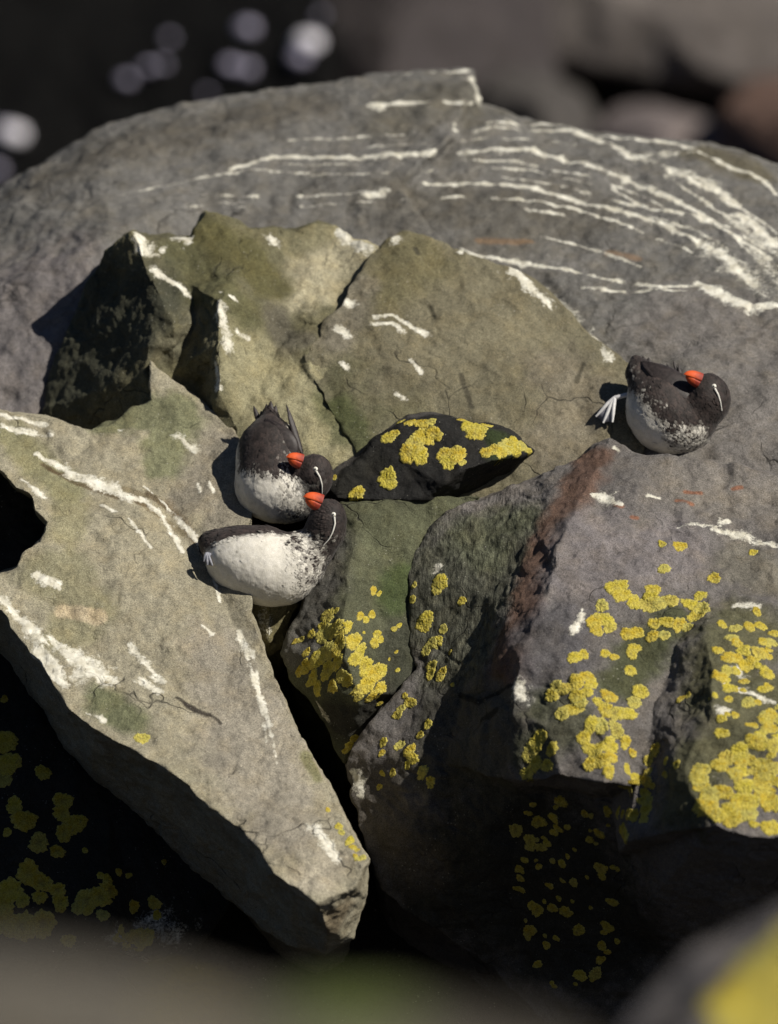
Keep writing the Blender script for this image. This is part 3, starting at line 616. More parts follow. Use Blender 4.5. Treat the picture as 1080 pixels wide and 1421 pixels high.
gl = [(919, 755, 8), (943, 758, 11), (922, 789, 9), (991, 803, 10), (1045, 767, 7), (855, 815, 16), (862, 825, 14), (906, 818, 13), (904, 828, 11), (880, 836, 12), (900, 840, 15), (918, 836, 13), (932, 834, 11), (972, 826, 9), (960, 840, 14), (975, 845, 13), (966, 856, 12), (835, 840, 11), (826, 862, 13), (842, 860, 13), (828, 876, 11), (846, 872, 9), (872, 880, 11), (885, 878, 9), (908, 866, 10), (925, 864, 11), (942, 866, 12), (955, 872, 9), (905, 882, 10), (922, 882, 9), (880, 900, 10), (876, 908, 9), (798, 912, 12), (810, 908, 8), (840, 908, 8), (852, 912, 7), (875, 930, 10), (800, 945, 13), (815, 940, 12), (785, 955, 12), (765, 965, 11), (772, 952, 10), (820, 950, 11), (800, 965, 12), (815, 960, 9), (795, 985, 13), (780, 990, 11), (805, 975, 11), (830, 975, 9), (745, 1030, 14), (735, 1045, 12), (752, 1022, 11), (765, 1040, 10), (742, 1060, 13), (760, 1062, 11), (732, 1075, 11), (845, 965, 13), (888, 960, 12), (880, 975, 11), (840, 985, 14), (855, 990, 13), (870, 990, 14), (820, 1005, 13), (835, 1008, 12), (855, 1012, 13), (810, 1025, 11), (825, 1040, 14), (845, 1035, 13), (868, 1030, 10), (835, 1055, 13), (850, 1050, 10), (818, 1060, 11), (845, 1070, 11), (878, 1045, 7), (910, 1040, 9), (900, 1055, 9), (870, 1068, 8), (1002, 866, 9), (1020, 873, 10), (1040, 870, 12), (1055, 868, 10), (1050, 848, 8), (996, 902, 9), (1032, 903, 9), (1060, 905, 8), (945, 970, 7), (955, 965, 6),
      (611, 806, 12), (606, 816, 10), (591, 858, 12), (588, 868, 11), (572, 832, 7), (641, 834, 7), (615, 873, 8), (600, 892, 10), (592, 902, 9), (608, 888, 9), (600, 925, 10), (598, 935, 9), (613, 935, 10), (610, 940, 8), (570, 975, 10), (556, 985, 8), (552, 992, 8), (594, 1005, 8), (583, 1020, 7), (555, 1035, 8), (532, 1030, 7), (530, 1045, 6), (568, 1042, 10), (572, 1052, 9), (586, 1072, 10), (598, 1085, 8), (566, 1062, 6), (545, 1072, 6), (531, 1073, 5), (527, 1092, 5), (625, 905, 4), (562, 965, 5), (575, 812, 5), (628, 950, 4)]
for u, v, r in gl: G.lichen(u, v, r * 0.95, 0.72 + 0.25 * rng.rand(), rng.rand() * 3)
def scatter(rk, poly, n, r0, r1):
    poly = np.array(poly, float); k = 0
    lo, hi = poly.min(0), poly.max(0)
    while k < n:
        q = lo + rng.rand(2) * (hi - lo); ins = False
        for i in range(len(poly)):
            a, b = poly[i], poly[i - 1]
            if (a[1] > q[1]) != (b[1] > q[1]) and q[0] < (b[0] - a[0]) * (q[1] - a[1]) / (b[1] - a[1]) + a[0]: ins = not ins
        if ins: rk.lichen(q[0], q[1], r0 + (r1 - r0) * rng.rand() ** 1.6, 0.7 + 0.3 * rng.rand(), rng.rand() * 3); k += 1
scatter(G, [(1000, 1060), (1080, 985), (1080, 1150), (1040, 1155), (985, 1130), (950, 1070)], 95, 6, 15)
scatter(G, [(990, 890), (1080, 870), (1080, 1000), (1000, 1060), (985, 980)], 48, 4, 12)
scatter(G, [(860, 1090), (900, 1060), (945, 1050), (930, 1100), (880, 1165), (865, 1160)], 20, 5, 12)
scatter(G, [(715, 1110), (860, 1110), (870, 1230), (850, 1370), (750, 1370), (710, 1220)], 85, 3, 10)

# --- out of focus stones near the photographer
N1 = Boulder('blurred beige foreground rock with a green mossy end, below the dark gap', [(-420, 1349, -6300), (-150, 1319, -6250), (0, 1320, -6250), (140, 1339, -6260), (260, 1366, -6280), (360, 1399, -6290), (440, 1392, -6290), (540, 1392, -6290), (640, 1414, -6300), (760, 1439, -6320), (900, 1534, -6380), (900, 2900, -6500), (-420, 2900, -6500)],
    [[(-420, 1434, -6400), (0, 1414, -6400), (360, 1464, -6420), (760, 1534, -6440)]], thick=400, drop=0.35, base=(0.165, 0.15, 0.125), seed=11, L=0.012, L0=0.02)
N1.blob([(480, 1400), (520, 1400), (460, 1430)], 0, 85, (0.16, 0.20, 0.06), .95); N1.blob([(650, 1420), (740, 1450)], 0, 90, (0.07, 0.062, 0.05), .8).done(0.72)
N1.lichen(235, 1405, 18); N1.lichen(280, 1415, 14)
N2 = Boulder('blurred grey foreground rock with a broad yellow lichen crust on its shoulder', [(800, 1560, -3700), (850, 1440, -3680), (905, 1372, -3650), (960, 1318, -3630), (1020, 1292, -3620), (1080, 1255, -3610), (1180, 1200, -3600), (1320, 1180, -3600), (1380, 1500, -3750), (1320, 1800, -3850), (820, 1800, -3850)],
    [[(900, 1560, -3770), (960, 1420, -3750), (1040, 1370, -3740), (1200, 1300, -3730), (1340, 1330, -3700)]], thick=300, drop=0.5, base=(0.12, 0.11, 0.108), seed=12, L=0.01, L0=0.02).done()
for u, v, r in ((1050, 1370, 60), (1075, 1320, 48), (1040, 1410, 50), (1090, 1420, 60), (1020, 1400, 34), (1110, 1290, 44), (1150, 1350, 70)): N2.lichen(u, v, r)

# --- out of focus background
def back(label, out, base, seed, d0, tops=None, **kw):
    c = np.mean([o[:2] for o in out], 0)
    o3 = [(u, v, d0 + dd * 2) for u, v, dd in out]
    return Boulder(label, o3, tops or [[(c[0], c[1] - 20, d0 - 260), (c[0] + 20, c[1] + 60, d0 - 420)]], thick=450, drop=0.9, base=base, seed=seed, L=0.016, L0=0.025, **kw)
back('pale blurred boulder lying at the very back beyond the domed boulder', [(692, -60, 0), (740, -190, 150), (980, -230, 250), (1260, -180, 200), (1280, 120, 0), (1100, 140, -80), (930, 118, -60), (800, 92, -40), (706, 66, -20)], (0.115, 0.102, 0.096), 21, 12400, [[(760, -60, 12350), (900, 20, 12260), (980, 100, 12180)], [(900, 20, 12260), (1150, 0, 12250)]]).done()
back('rounded blurred grey boulder just beyond the step in the domed boulder', [(660, 120, 0), (700, 96, 60), (760, 100, 80), (810, 130, 60), (840, 180, 0), (850, 280, -50), (660, 280, -50)], (0.062, 0.057, 0.054), 22, 11700).done()
back('low mauve blurred boulder beyond the far right shoulder of the domed boulder', [(820, 190, 0), (850, 150, 60), (900, 142, 80), (980, 165, 60), (1030, 190, 0), (1040, 300, -50), (820, 300, -50)], (0.14, 0.12, 0.118), 23, 11400).done()
back('reddish brown blurred boulder beyond the right shoulder of the domed boulder', [(1000, 150, 0), (1040, 110, 60), (1140, 100, 80), (1240, 160, 60), (1260, 320, -50), (1000, 320, -50)], (0.105, 0.068, 0.055), 24, 11100).done()
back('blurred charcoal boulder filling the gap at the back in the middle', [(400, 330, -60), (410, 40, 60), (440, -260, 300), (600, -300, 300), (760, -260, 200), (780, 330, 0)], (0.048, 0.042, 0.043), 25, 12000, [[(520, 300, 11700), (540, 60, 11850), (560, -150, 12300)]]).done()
BLK = back('near black boulder at the back, deep shade painted into its colour, dotted with pale glints', [(-300, 420, 50), (-320, -200, 350), (100, -260, 250), (400, -240, 150), (470, 60, -120), (440, 330, -200), (200, 420, -150)], (0.004, 0.004, 0.004), 26, 11300, [[(100, -260, 11700), (110, 100, 11400), (150, 400, 11100)]]).done()  # near black stone stands in for the shade at the back

GLINT = NT('pale_glint'); GLINT = GLINT.out(GLINT.mix(GLINT.noise(30), (0.84, 0.82, 0.86), (0.70, 0.67, 0.74)), 0.35, None, 0.5)  # brightness of the strong glints put into the base colour
GLINT_DULL = NT('dull_glint'); GLINT_DULL = GLINT_DULL.out(GLINT_DULL.mix(GLINT_DULL.noise(30), (0.40, 0.38, 0.50), (0.28, 0.26, 0.34)), 0.35, None, 0.5)  # weaker glints, painted duller
def glint(u, v, r, d, mat_scale, label):  # pale ball modelled in place of a wet glint
    n = 10; m = 16; V = []; F = []
    h = BLK.hit(u, v)
    p = h[0] if h else P((u, v, d))[0]
    R = r * S * 2.3
    if h: p = p + h[1] * R * 0.45
    for i in range(n + 1):
        for j in range(m):
            a = math.pi * i / n; b = 2 * math.pi * j / m
            V.append((math.sin(a) * math.cos(b) * 1.15, math.sin(a) * math.sin(b) * 0.9, math.cos(a) * 0.75))
    V = np.array(V); V *= (1 + 0.18 * fbm(V + u, 1.3, 2))[:, None]; V = V * R + p
    for i in range(n):
        for j in range(m):
            F.append((i * m + j, (i + 1) * m + j, (i + 1) * m + (j + 1) % m, i * m + (j + 1) % m))
    tag(make_mesh('glint', V, F, GLINT if r > 15 else GLINT_DULL, p), label, 'glint', 'modelled glints on the near black boulder')
    return p
pl = 'small pale blurred pebble as a modelled sparkle on the near black boulder at the back'
for u, v, r in ((432, 62, 17), (418, 82, 11), (345, 42, 12), (322, 93, 10), (345, 97, 10), (178, 112, 9), (208, 95, 8), (226, 92, 7), (236, 54, 6), (22, 190, 17), (6, 182, 12), (-4, 238, 9), (288, 130, 5), (446, 22, 5)):
    glint(u, v, r, 5300, 1, {17: 'large pale blurred pebble as a modelled sparkle on the near black boulder, one of two brightest', 12: 'middling pale blurred pebble as a modelled sparkle on the near black boulder'}.get(r, pl))
#BIRDS#
# ------------------------------------------------------------------ birds
def sd_ell(p, c, r, ang=0.0):
    q = p - np.array(c, float)
    ca, sa = math.cos(ang), math.sin(ang)
    q = np.stack([q[:, 0] * ca + q[:, 1] * sa, -q[:, 0] * sa + q[:, 1] * ca, q[:, 2]], 1)
    r = np.array(r, float)
    k0 = np.linalg.norm(q / r, axis=1); k1 = np.linalg.norm(q / r ** 2, axis=1)
    return k0 * (k0 - 1) / np.maximum(k1, 1e-9)
def sd_cone(p, a, ra, b, rb):
    a = np.array(a, float); b = np.array(b, float); ab = b - a
    t = np.clip(((p - a) @ ab) / (ab @ ab), 0, 1)
    return np.linalg.norm(p - a - t[:, None] * ab, axis=1) - (ra + (rb - ra) * t)
def smin(a, b, k):
    h = np.clip(0.5 + 0.5 * (b - a) / k, 0, 1)
    return b * (1 - h) + a * h - k * h * (1 - h)
def nets(f, lo, hi, h):
    n = np.ceil((np.array(hi) - np.array(lo)) / h).astype(int) + 1
    ax = [lo[i] + np.arange(n[i]) * h for i in range(3)]
    G3 = np.stack(np.meshgrid(*ax, indexing='ij'), -1).reshape(-1, 3)
    F = np.concatenate([f(c) for c in np.array_split(G3, 8)]).reshape(n)
    c = n - 1
    acc = np.zeros((*c, 3)); cnt = np.zeros(c)
    corners = [(i, j, k) for i in (0, 1) for j in (0, 1) for k in (0, 1)]
    sl = lambda o: F[o[0]:o[0] + c[0], o[1]:o[1] + c[1], o[2]:o[2] + c[2]]
    for a in corners:
        for b in corners:
            if sum(abs(x - y) for x, y in zip(a, b)) == 1 and a < b:
                fa, fb = sl(a), sl(b); m = (fa < 0) != (fb < 0)
                t = np.where(m, fa / np.where(m, fa - fb, 1), 0)
                for q in range(3): acc[..., q] += np.where(m, a[q] + t * (b[q] - a[q]), 0)
                cnt += m
    act = cnt > 0
    idx = np.full(c, -1); idx[act] = np.arange(act.sum())
    base = np.stack(np.nonzero(act), 1)
    V = np.array(lo) + h * (base + acc[act] / cnt[act][:, None])
    Q = []
    for q in range(3):
        s1 = [slice(1, -1)] * 3; s1[q] = slice(0, -1)
        s2 = [slice(1, -1)] * 3; s2[q] = slice(1, None)
        fa, fb = F[tuple(s1)], F[tuple(s2)]
        m = (fa < 0) != (fb < 0)
        pos = np.stack(np.nonzero(m), 1) + np.array([0 if x == q else 1 for x in range(3)])
        u = (q + 1) % 3; w = (q + 2) % 3
        eu = np.eye(3, dtype=int)[u]; ew = np.eye(3, dtype=int)[w]
        g = lambda p: idx[p[:, 0], p[:, 1], p[:, 2]]
        quad = np.stack([g(pos - eu - ew), g(pos - ew), g(pos), g(pos - eu)], 1)
        fl = (fa[m] < 0)
        quad[~fl] = quad[~fl][:, ::-1]
        Q.append(quad)
    Q = np.concatenate(Q); Q = Q[(Q >= 0).all(1)]
    return V, Q

def plumage_material():
    t = NT('plumage')
    w = t.attr('white'); mo = t.attr('mottle')
    n1 = t.noise(110, 4, 0.62); n2 = t.noise(340, 3, 0.6)
    nn = t.math('ADD', t.math('MULTIPLY', t.math('SUBTRACT', n1, 0.5), 2.0), t.math('MULTIPLY', t.math('SUBTRACT', n2, 0.5), 0.8))
    f = t.ramp(t.math('ADD', w, t.math('MULTIPLY', nn, mo)), 0.12, 0.90)
    fine = t.noise(700, 3, 0.6)
    dark = t.mix(t.ramp(t.noise(75, 4), 0.35, 0.7), (0.012, 0.0088, 0.0078), (0.040, 0.030, 0.027))
    dark = t.mix(t.attr('shade'), dark, t.mix(1.0, dark, (1.8, 1.7, 1.65), 'MULTIPLY'))
    wht = t.mix(t.ramp(t.noise(90, 4), 0.3, 0.7), (0.60, 0.57, 0.49), (0.70, 0.67, 0.60))
    c = t.mix(f, dark, wht)
    c = t.mix(1.0, c, t.grey(t.ramp(fine, 0.3, 0.7, 0.82, 1.16)), 'MULTIPLY')
    fe = t.vor(150, 'SMOOTH_F1')
    n = t.bump(t.noise(1.0, 4, 0.65, t.vmap((500, 500, 160))), 0.35, 0.0015); n = t.bump(fe, 0.10, 0.002, n)
    m = t.out(c, 0.7, n, 0.3)
    t.b.inputs['Sheen Weight'].default_value = 0.08
    return m
PLUM = plumage_material()
def simple(name, a, b, scale, rough, spec=0.4, bump=0.0):
    t = NT(name); f = t.noise(scale, 4)
    return t.out(t.mix(t.ramp(f, 0.3, 0.7), a, b), rough, t.bump(f, bump, 0.001) if bump else None, spec)
def bill_material():
    t = NT('bill_horn')
    f = t.attr('tipness')
    c = t.mix(t.ramp(t.math('ADD', f, t.math('MULTIPLY', t.math('SUBTRACT', t.noise(160), 0.5), 0.6)), 0.1, 0.6), (0.26, 0.035, 0.02), (0.66, 0.10, 0.022))
    return t.out(c, 0.6, t.bump(t.noise(220), 0.5, 0.0015), 0.3)
BILL = bill_material()
FEATHER = simple('flight_feather', (0.014, 0.0105, 0.0098), (0.042, 0.033, 0.031), 160, 0.55, 0.35, 0.3)
EYEW = simple('pale_iris', (0.62, 0.60, 0.52), (0.72, 0.70, 0.62), 300, 0.25, 0.5)
PUPIL = simple('pupil', (0.006, 0.006, 0.006), (0.01, 0.01, 0.01), 100, 0.1, 0.5)
PLUME = simple('white_plume', (0.60, 0.58, 0.52), (0.72, 0.70, 0.64), 300, 0.8)
FOOT = simple('foot_skin', (0.44, 0.44, 0.46), (0.62, 0.61, 0.59), 180, 0.55, 0.4, 0.4)
FOOTD = simple('grey_foot_skin', (0.14, 0.15, 0.18), (0.30, 0.30, 0.33), 180, 0.55, 0.4, 0.4)
WEB = simple('web_skin', (0.11, 0.11, 0.13), (0.20, 0.20, 0.23), 200, 0.5, 0.4, 0.3)

def blade(p0, p1, width, thick, nrm, mat, parent, name, bend=0.0, tip=0.6, n=14, m=10, belly=0.45):
    """a feather or a folded wing: lens section, rounded outline, tapering to p1; photo units"""
    p0 = np.array(p0, float); p1 = np.array(p1, float); ax = p1 - p0; L = np.linalg.norm(ax); ax /= L
    nr = np.array(nrm, float); nr -= ax * (nr @ ax); nr /= np.linalg.norm(nr); sd_ = np.cross(ax, nr)
    V = []
    for i in range(n + 1):
        t = i / n
        w = width * (math.sin(math.pi * min(t / belly, 1) / 2) ** 0.7 if t < belly else (1 - ((t - belly) / (1 - belly)) ** (1 / tip)) ** 0.8)
        w = max(w, 0.25)
        th = thick * (0.25 + 0.75 * math.sin(math.pi * min(1, 0.08 + t * 0.85)))
        c = p0 + ax * L * t + nr * bend * 4 * t * (1 - t)
        for j in range(m):
            a = 2 * math.pi * j / m
            V.append(c + sd_ * w * math.cos(a) + nr * min(th, w) * math.sin(a))
    k = len(V); V += [p0, p0 + ax * L * 1.0]
    F = []
    for i in range(n):
        for j in range(m):
            j2 = (j + 1) % m
            F += [(i * m + j, (i + 1) * m + j, (i + 1) * m + j2), (i * m + j, (i + 1) * m + j2, i * m + j2)]
    for j in range(m):
        F += [(k, j, (j + 1) % m), (k + 1, n * m + (j + 1) % m, n * m + j)]
    W = P(np.array(V)); F = np.array(F)
    if (np.cross(W[F[:, 1]] - W[F[:, 0]], W[F[:, 2]] - W[F[:, 0]]) * (W[F].mean(1) - W.mean(0))).sum() < 0: F = F[:, ::-1]
    return make_mesh(name, W, F, mat, P(p0)[0], parent)
def wing(p0, p1, width, thick, nrm, parent, bend, belly, n=8):
    w = blade(p0, p1, width, thick, nrm, FEATHER, parent, 'wing', bend, belly=belly, n=20, m=16)
    p0 = np.array(p0, float); p1 = np.array(p1, float); ax = p1 - p0; L = np.linalg.norm(ax); ax /= L
    nr = np.array(nrm, float); nr -= ax * (nr @ ax); nr /= np.linalg.norm(nr); sd_ = np.cross(ax, nr)
    for i in range(n):
        x = -0.78 + 1.56 * i / (n - 1); t0 = 0.30 + 0.12 * abs(x)
        a = p0 + ax * L * t0 + sd_ * width * x * 0.86 + nr * (bend * 4 * t0 * (1 - t0) + thick * math.sqrt(1 - x * x) * 0.75)
        t1 = 0.98 - 0.14 * abs(x)
        b = p0 + ax * L * t1 + sd_ * width * x * 0.30 + nr * (bend * 4 * t1 * (1 - t1) + thick * 0.7)
        blade(a, b, width * 0.20, 1.6, nr + 0.25 * sd_ * x, FEATHER, w, 'flight_feather', bend=1.5, n=10, m=6)
    return w
def tube(pts, rad, mat, parent, name, m=8):
    pts = np.array(pts, float); V = []; n = len(pts)
    for i in range(n):
        t = pts[min(i + 1, n - 1)] - pts[max(i - 1, 0)]; t /= np.linalg.norm(t)
        a = np.cross(t, (0, 0, 1.0)); a /= np.linalg.norm(a); b = np.cross(t, a)
        for j in range(m):
            q = 2 * math.pi * j / m; V.append(pts[i] + rad[i] * (a * math.cos(q) + b * math.sin(q)))
    F = [(i * m + j, i * m + (j + 1) % m, (i + 1) * m + (j + 1) % m, (i + 1) * m + j) for i in range(n - 1) for j in range(m)]
    return make_mesh(name, P(np.array(V)), np.array(F), mat, P(pts[0])[0], parent)

class Bird:
    def __init__(s, label, prims, headneck, k, white, lo, hi, tail, h=1.7):
        def f(p):
            d = None
            for q in prims:
                e = sd_ell(p, *q[1:]) if q[0] == 'e' else sd_cone(p, *q[1:])
                d = e if d is None else smin(d, e, k)
            return d
        V, Q = nets(f, lo, hi, h)
        T = np.concatenate([Q[:, [0, 1, 2]], Q[:, [0, 2, 3]]])
        V = smooth(V, T, 2, 0.5)
        N = vnormals(V, T)
        # overlapping feather tracts: gentle relief
        V = V + N * (1.0 * fbm(V, 0.05, 2, 3)[:, None] + 0.3 * fbm(V, 0.2, 2, 5)[:, None])
        hn = None
        for q in headneck:
            e = sd_ell(V, *q[1:]) if q[0] == 'e' else sd_cone(V, *q[1:])
            hn = e if hn is None else np.minimum(hn, e)
        wv, mo = white(V, hn)
        W = P(V)
        nw = np.cross(W[T[:, 1]] - W[T[:, 0]], W[T[:, 2]] - W[T[:, 0]])
        if ((W[T].mean(1) - W.mean(0)) * nw).sum() < 0: Q = Q[:, ::-1]; T = T[:, ::-1]
        org = np.array((W[:, 0].mean(), W[:, 1].mean(), W[:, 2].min()))
        s.ob = make_mesh('auklet', W, Q, PLUM, org, None, {'white': wv, 'mottle': mo})
        tag(s.ob, label, 'bird', 'auklets resting on the boulders')
        s.bvh = BVHTree.FromPolygons(W.tolist(), T.tolist())
        s.plume_coat(V, N, wv, mo, hn, np.array(tail, float), org)
    def plume_coat(s, V, N, wv, mo, hn, tail, org):
        """contour feathers: small overlapping vanes pointing tailwards, all one coat"""
        m = 4200
        ok = np.nonzero((wv < 0.86) | (rng.rand(len(V)) < 0.04))[0]
        ii = rng.choice(ok, m)
        p, n, head = V[ii], N[ii], hn[ii] < 2
        if (N * (V - V.mean(0))).sum() < 0: n = -n
        fl = tail - p; fl = fl + np.where(head, 0.0, 0.0)[:, None]
        fl -= n * (fl * n).sum(1)[:, None]; fl /= np.maximum(np.linalg.norm(fl, axis=1), 1e-6)[:, None]
        fl += 0.22 * rng.randn(m, 3); fl -= n * (fl * n).sum(1)[:, None]; fl /= np.maximum(np.linalg.norm(fl, axis=1), 1e-6)[:, None]
        sd_ = np.cross(fl, n)
        L = np.where(head, 4.0, np.where(mo[ii] > 0.3, 5.6, 8.0)) * (0.7 + 0.6 * rng.rand(m)); w = L * np.where(head, 0.28, 0.30)
        lift = np.where(head, 0.25, np.where(wv[ii] > 0.7, 0.06, 0.45)) * (0.5 + rng.rand(m))
        mott = fbm(p, 0.085, 2, 8) * 1.3 + 0.28 * rng.randn(m)
        wf = np.clip((np.clip(wv[ii], 0, 1) - 0.5) * 1.15 + mott * (mo[ii] * 0.95) + 0.47, 0.0, 1)
        col = lambda a, b: p + fl * (L * a)[:, None] + sd_ * (w * b)[:, None]
        pts = [col(0, -.3) - n * .3, col(0, .3) - n * .3, col(.45, -1) + n * (lift * .35)[:, None], col(.45, 0) + n * (lift * .35 + np.where(wv[ii] > 0.7, 0.15, 0.45))[:, None], col(.45, 1) + n * (lift * .35)[:, None], col(.82, -.7) + n * (lift * .7)[:, None], col(.82, .7) + n * (lift * .7)[:, None], col(1, 0) + n * lift[:, None]]
        Vf = np.stack(pts, 1).reshape(-1, 3)
        b = (np.arange(m) * 8)[:, None]
        F = np.concatenate([b + np.array(t3) for t3 in ((0, 1, 3), (0, 3, 2), (1, 4, 3), (2, 3, 5), (3, 4, 6), (3, 6, 5), (5, 6, 7))])
        W = P(Vf)
        o = make_mesh('feathers', W, F, PLUM, org, s.ob, {'white': np.repeat(wf, 8), 'mottle': np.zeros(m * 8) + 0.06, 'shade': np.repeat(rng.rand(m) ** 2, 8)})
        o['kind'] = 'stuff'
    def surf(s, u, v, lift=0.0):
        """photo point on the bird's surface -> (u, v, d)"""
        dr = P((u, v, 0))[0] - CAM; dr /= np.linalg.norm(dr)
        h = s.bvh.ray_cast(Vector(CAM), Vector(dr))
        if h[0] is None: return None
        D = (np.array(h[0]) - CAM) @ FW
        return np.array((u, v, (D - D0) / S - lift))
    def face(s, eye, plume, base, tip, depth, bd):
        e = s.surf(*eye)
        if e is not None:
            def ball(c, r, mat, parent, name, flat=0.7):
                n, m = 8, 14
                V = np.array([(math.sin(math.pi * i / n) * math.cos(2 * math.pi * j / m), math.sin(math.pi * i / n) * math.sin(2 * math.pi * j / m), math.cos(math.pi * i / n) * flat) for i in range(n + 1) for j in range(m)]) * r + c
                F = np.array([(i * m + j, i * m + (j + 1) % m, (i + 1) * m + (j + 1) % m, (i + 1) * m + j) for i in range(n) for j in range(m)])
                return make_mesh(name, P(V), F, mat, P(c)[0], parent)
            eb = ball(e + (0, 0, 0.6), 3.5, EYEW, s.ob, 'eye')
            ball(e + (-0.4, 0, -1.6), 1.15, PUPIL, eb, 'pupil', 0.8)
        pts = [s.surf(*q, lift=1.6) for q in plume]
        pts = np.array([q for q in pts if q is not None])
        t = np.linspace(0, 1, 14); tt = np.linspace(0, 1, len(pts))
        pts = np.stack([np.interp(t, tt, pts[:, i]) for i in range(3)], 1)
        tube(pts, 1.55 - 0.9 * t, PLUME, s.ob, 'plume')
        # bill: deep rounded upper mandible over an upturned lower one
        b0 = np.array((*base, bd), float); tp = np.array((*tip, bd - 5), float)
        ax = tp - b0; L = np.linalg.norm(ax); ax /= L
        up_ = np.array((ax[1], -ax[0], 0.0)); up_ *= -1 if up_[1] > 0 else 1
        sd_ = np.cross(ax, up_)
        for nm, sg, dp, ln in (('upper_mandible', 1, 0.56, 1.0), ('lower_mandible', -1, 0.50, 0.88)):
            n, m = 14, 14; V = []; tn = []
            for i in range(n + 1):
                x = i / n; pr = (1 - x ** 2.6) ** 0.5 if x < 1 else 0.02
                c = b0 + ax * (L * ln * (x * 1.25 - 0.25)) + up_ * sg * depth * 0.015
                c = c + up_ * (depth * (0.10 * x * x if sg < 0 else -0.05 * x * x))
                for j in range(m):
                    a = math.pi * j / (m - 1)
                    V.append(c + up_ * sg * math.sin(a) * depth * dp * max(pr, 0.03) + sd_ * math.cos(a) * depth * 0.36 * max(pr, 0.03)); tn.append(x * (1.0 if sg > 0 else 0.72))
            F = []
            for i in range(n):
                for j in range(m):
                    j2 = (j + 1) % m; F.append((i * m + j, i * m + j2, (i + 1) * m + j2, (i + 1) * m + j))
            F = np.array(F); W = P(np.array(V))
            nw = np.cross(W[F[:, 1]] - W[F[:, 0]], W[F[:, 2]] - W[F[:, 0]])
            if ((W[F].mean(1) - W.mean(0)) * nw).sum() < 0: F = F[:, ::-1]
            make_mesh(nm, W, F, BILL, P(b0)[0], s.ob, {'tipness': np.array(tn)})
    def foot(s, ankle, knee, toes, r=2.6, mat=None):
        mat = mat or FOOTD
        tube([knee, (np.array(knee) + np.array(ankle)) / 2 + (0, 0, -1), ankle], [r * 1.3, r * 1.1, r], mat, s.ob, 'leg')
        ts = []
        for q in toes:
            q = np.array(q, float); a = np.array(ankle, float)
            pts = [a, a + (q - a) * 0.35 + (0, -1.5, -2), a + (q - a) * 0.7 + (0, -0.5, -1.5), q]
            tube(pts, [r, r * .95, r * .8, r * .45], mat, s.ob, 'toe'); ts.append(pts)
        V = []; F = []
        for a, b in zip(ts, ts[1:]):
            k = len(V)
            for i in range(4):
                m_ = (a[i] + b[i]) / 2 * (0.94 if i == 3 else 1) + (ts[0][0] * 0.06 if i == 3 else 0)
                for q in (a[i], m_ + (0, 0.4, 0.6), b[i]): V.append(q + (0, 0, 0.3))
                for q in (a[i], m_ + (0, 0.4, 0.6), b[i]): V.append(q + (0, 0.4, 1.5))
            for i in range(3):
                for j in range(2):
                    o = k + i * 6 + j
                    F += [(o, o + 1, o + 7, o + 6), (o + 3, o + 9, o + 10, o + 4)]
            F += [(k + 18, k + 19, k + 22, k + 21), (k + 19, k + 20, k + 23, k + 22)]
        make_mesh('web', P(np.array(V)), np.array(F), WEB, P(ankle)[0], s.ob)

# lower bird of the pair: sits side on in the cleft, head laid back
hn2 = [('c', (436, 776, 72), 20, (452, 742, 56), 24), ('e', (455, 722, 50), (26, 31, 26), 0.15), ('c', (452, 770, 82), 14, (432, 820, 92), 12)]
def white2(V, hn):
    c = V - np.array((365, 785, 67)); h = -0.86 * c[:, 1] + 0.5 * c[:, 2] - 0.10 * c[:, 0]
    w = sstep(32, 14, h)
    br = sstep(388, 432, V[:, 0] + 0.25 * (790 - V[:, 1]))            # mottled breast
    nk = sstep(-1, 10, hn)
    w = np.minimum(w, 1 - 0.50 * br) * nk
    mo = 0.10 + 0.55 * br * nk + 0.35 * sstep(26, 8, np.abs(h - 8)) * nk
    mo = np.where(hn < 1, 0.05, mo)
    tail = sstep(288, 277, V[:, 0]); w = w * (1 - 0.8 * tail)
    return w, mo
b2 = Bird('lower bird of the huddled pair, broad white belly, bill laid against its neighbour',
    [('e', (338, 779, 74), (54, 44, 48), 0.28), ('e', (368, 788, 70), (70, 53, 56), 0.22), ('c', (360, 775, 74), 44, (300, 757, 84), 20), ('c', (304, 757, 84), 15, (291, 753, 88), 9), ('e', (404, 786, 64), (34, 46, 42), 0.3), ('c', (424, 776, 68), 32, (450, 742, 56), 25), ('e', (455, 722, 50), (26, 30, 25), 0.15)],
    hn2, 16, white2, (262, 680, -10), (500, 856, 150), (230, 735, 90))
b2.face((463, 714), [(464, 717), (465, 727), (462, 738), (457, 748), (449, 757)], (440, 697), (421, 689), 24, 38)
for q in ((290, 745, 86), (286, 750, 90), (288, 757, 94)): blade((318, 746, 94), q, 7, 2.5, (0, -1, -0.5), FEATHER, b2.ob, 'tail_feather')
wing((408, 744, 96), (302, 737, 92), 14, 6, (0.1, -0.9, -0.35), b2.ob, 4, 0.45)
b2.foot((287, 768, 46), (302, 774, 58), [(283, 779, 42), (288, 784, 40), (295, 785, 40)], 2.6)

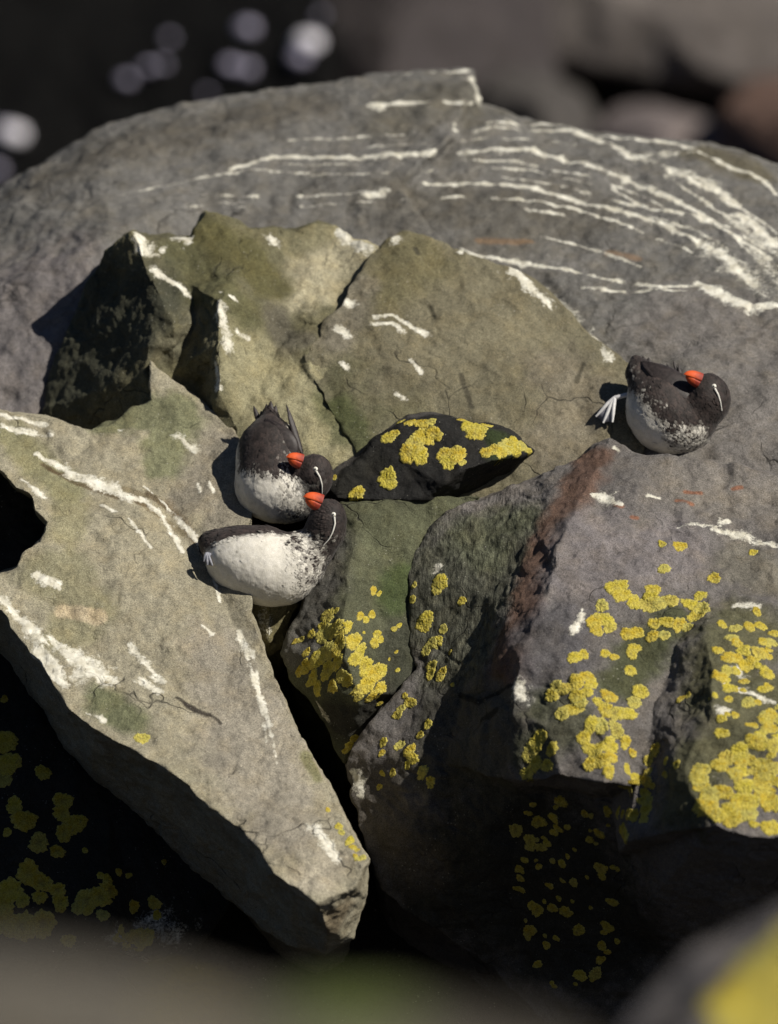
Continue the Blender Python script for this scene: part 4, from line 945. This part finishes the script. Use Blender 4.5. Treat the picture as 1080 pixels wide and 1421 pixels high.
# upper bird of the pair: back to the light, tail raised
hn1 = [('c', (424, 690, 140), 22, (437, 668, 130), 24), ('e', (437, 656, 126), (25, 27, 25), 0.1), ('c', (440, 690, 146), 18, (424, 712, 154), 14)]
def white1(V, hn):
    w = sstep(648, 672, V[:, 1] - 0.10 * (V[:, 0] - 380) + 0.12 * (V[:, 2] - 144))
    rim = sstep(336, 326, V[:, 0]) * sstep(606, 622, V[:, 1])
    w = np.maximum(w, rim * 0.9)
    br = sstep(372, 410, V[:, 0])
    nk = sstep(-1, 9, hn)
    w = np.minimum(w, 1 - 0.42 * br) * nk
    mo = (0.12 + 0.5 * br + 0.5 * sstep(26, 6, np.abs(V[:, 1] - 660))) * nk
    return w, np.where(hn < 1, 0.04, mo)
b1 = Bird('upper bird of the huddled pair with raised dark tail and orange bill turned back',
    [('e', (378, 672, 156), (52, 52, 52), 0.0), ('e', (374, 634, 168), (46, 52, 44), 0.1), ('c', (374, 610, 174), 30, (375, 580, 182), 13), ('e', (396, 690, 146), (36, 34, 38), 0), ('c', (414, 692, 144), 28, (435, 668, 130), 24), ('e', (437, 655, 126), (23, 25, 24), 0.1)],
    hn1, 15, white1, (305, 550, 64), (480, 745, 239), (376, 520, 170))
b1.face((438, 651), [(439, 654), (444, 662), (447, 673), (447, 684), (445, 691)], (414, 640), (397, 634), 21, 106)
for q in ((362, 570, 186), (370, 560, 184), (376, 556, 182), (383, 562, 184)): blade((374, 606, 170), q, 8, 2.5, (0, -0.3, -1), FEATHER, b1.ob, 'tail_feather')
wing((404, 652, 136), (368, 580, 160), 27, 7, (-0.2, -0.25, -1), b1.ob, 8, 0.4)
for q, w in (((397, 560, 162), 4.5), ((399, 572, 158), 5)): blade((420, 632, 146), q, w, 2, (0.5, 0, -1), FEATHER, b1.ob, 'wing_tip')
blade((362, 592, 184), (352, 563, 192), 4, 2, (0.3, 0, -1), FEATHER, b1.ob, 'wing_tip')
b1.foot((330, 690, 160), (342, 700, 152), [(322, 704, 162), (327, 710, 156), (334, 714, 150)], 2.2)

# bird alone on the right
hn3 = [('c', (976, 584, 218), 24, (988, 562, 208), 26), ('e', (984, 548, 204), (27, 31, 26), -0.2), ('c', (980, 600, 231), 14, (968, 620, 236), 10)]
def white3(V, hn):
    c = V - np.array((925, 572, 226)); h = 0.78 * c[:, 0] - 0.60 * c[:, 1] + 0.15 * c[:, 2]
    w = sstep(2, -24, h + 14)
    br = sstep(585, 604, V[:, 1] + 0.10 * (V[:, 0] - 930)) * sstep(905, 930, V[:, 0])
    w = np.maximum(w, 0.50 * br)
    nk = sstep(-1, 9, hn)
    mo = (0.08 + 0.55 * br + 0.55 * sstep(22, 4, np.abs(h + 10))) * nk
    return w * nk, np.where(hn < 1, 0.04, mo)
b3 = Bird('lone bird resting on the rim of the massive lichen spotted boulder, one webbed foot out',
    [('e', (921, 574, 226), (50, 56, 50), -0.35), ('c', (912, 560, 228), 40, (888, 520, 240), 19), ('c', (888, 520, 240), 13, (884, 504, 244), 7), ('e', (942, 590, 218), (40, 40, 42), 0), ('c', (960, 588, 218), 32, (985, 562, 208), 26), ('e', (984, 548, 204), (27, 30, 25), -0.2)],
    hn3, 15, white3, (845, 485, 126), (1030, 650, 302), (876, 470, 252))
b3.face((991, 536), [(992, 539), (997, 548), (1000, 558), (1002, 570)], (967, 527), (949, 519), 21, 186)
wing((962, 556, 192), (886, 503, 234), 21, 7, (0.2, -0.5, -1), b3.ob, 8, 0.35)
for q in ((941, 504, 232), (934, 500, 236), (925, 505, 236)): blade((950, 545, 226), q, 4, 1.8, (0.4, 0, -1), FEATHER, b3.ob, 'wing_tip')
for q in ((886, 496, 244), (892, 494, 246), (900, 496, 248)): blade((902, 525, 240), q, 7, 2.2, (0, -0.4, -1), FEATHER, b3.ob, 'tail_feather')
b3.foot((853, 552, 234), (880, 546, 232), [(827, 578, 230), (837, 587, 223), (850, 586, 219)], 3.0, FOOT)
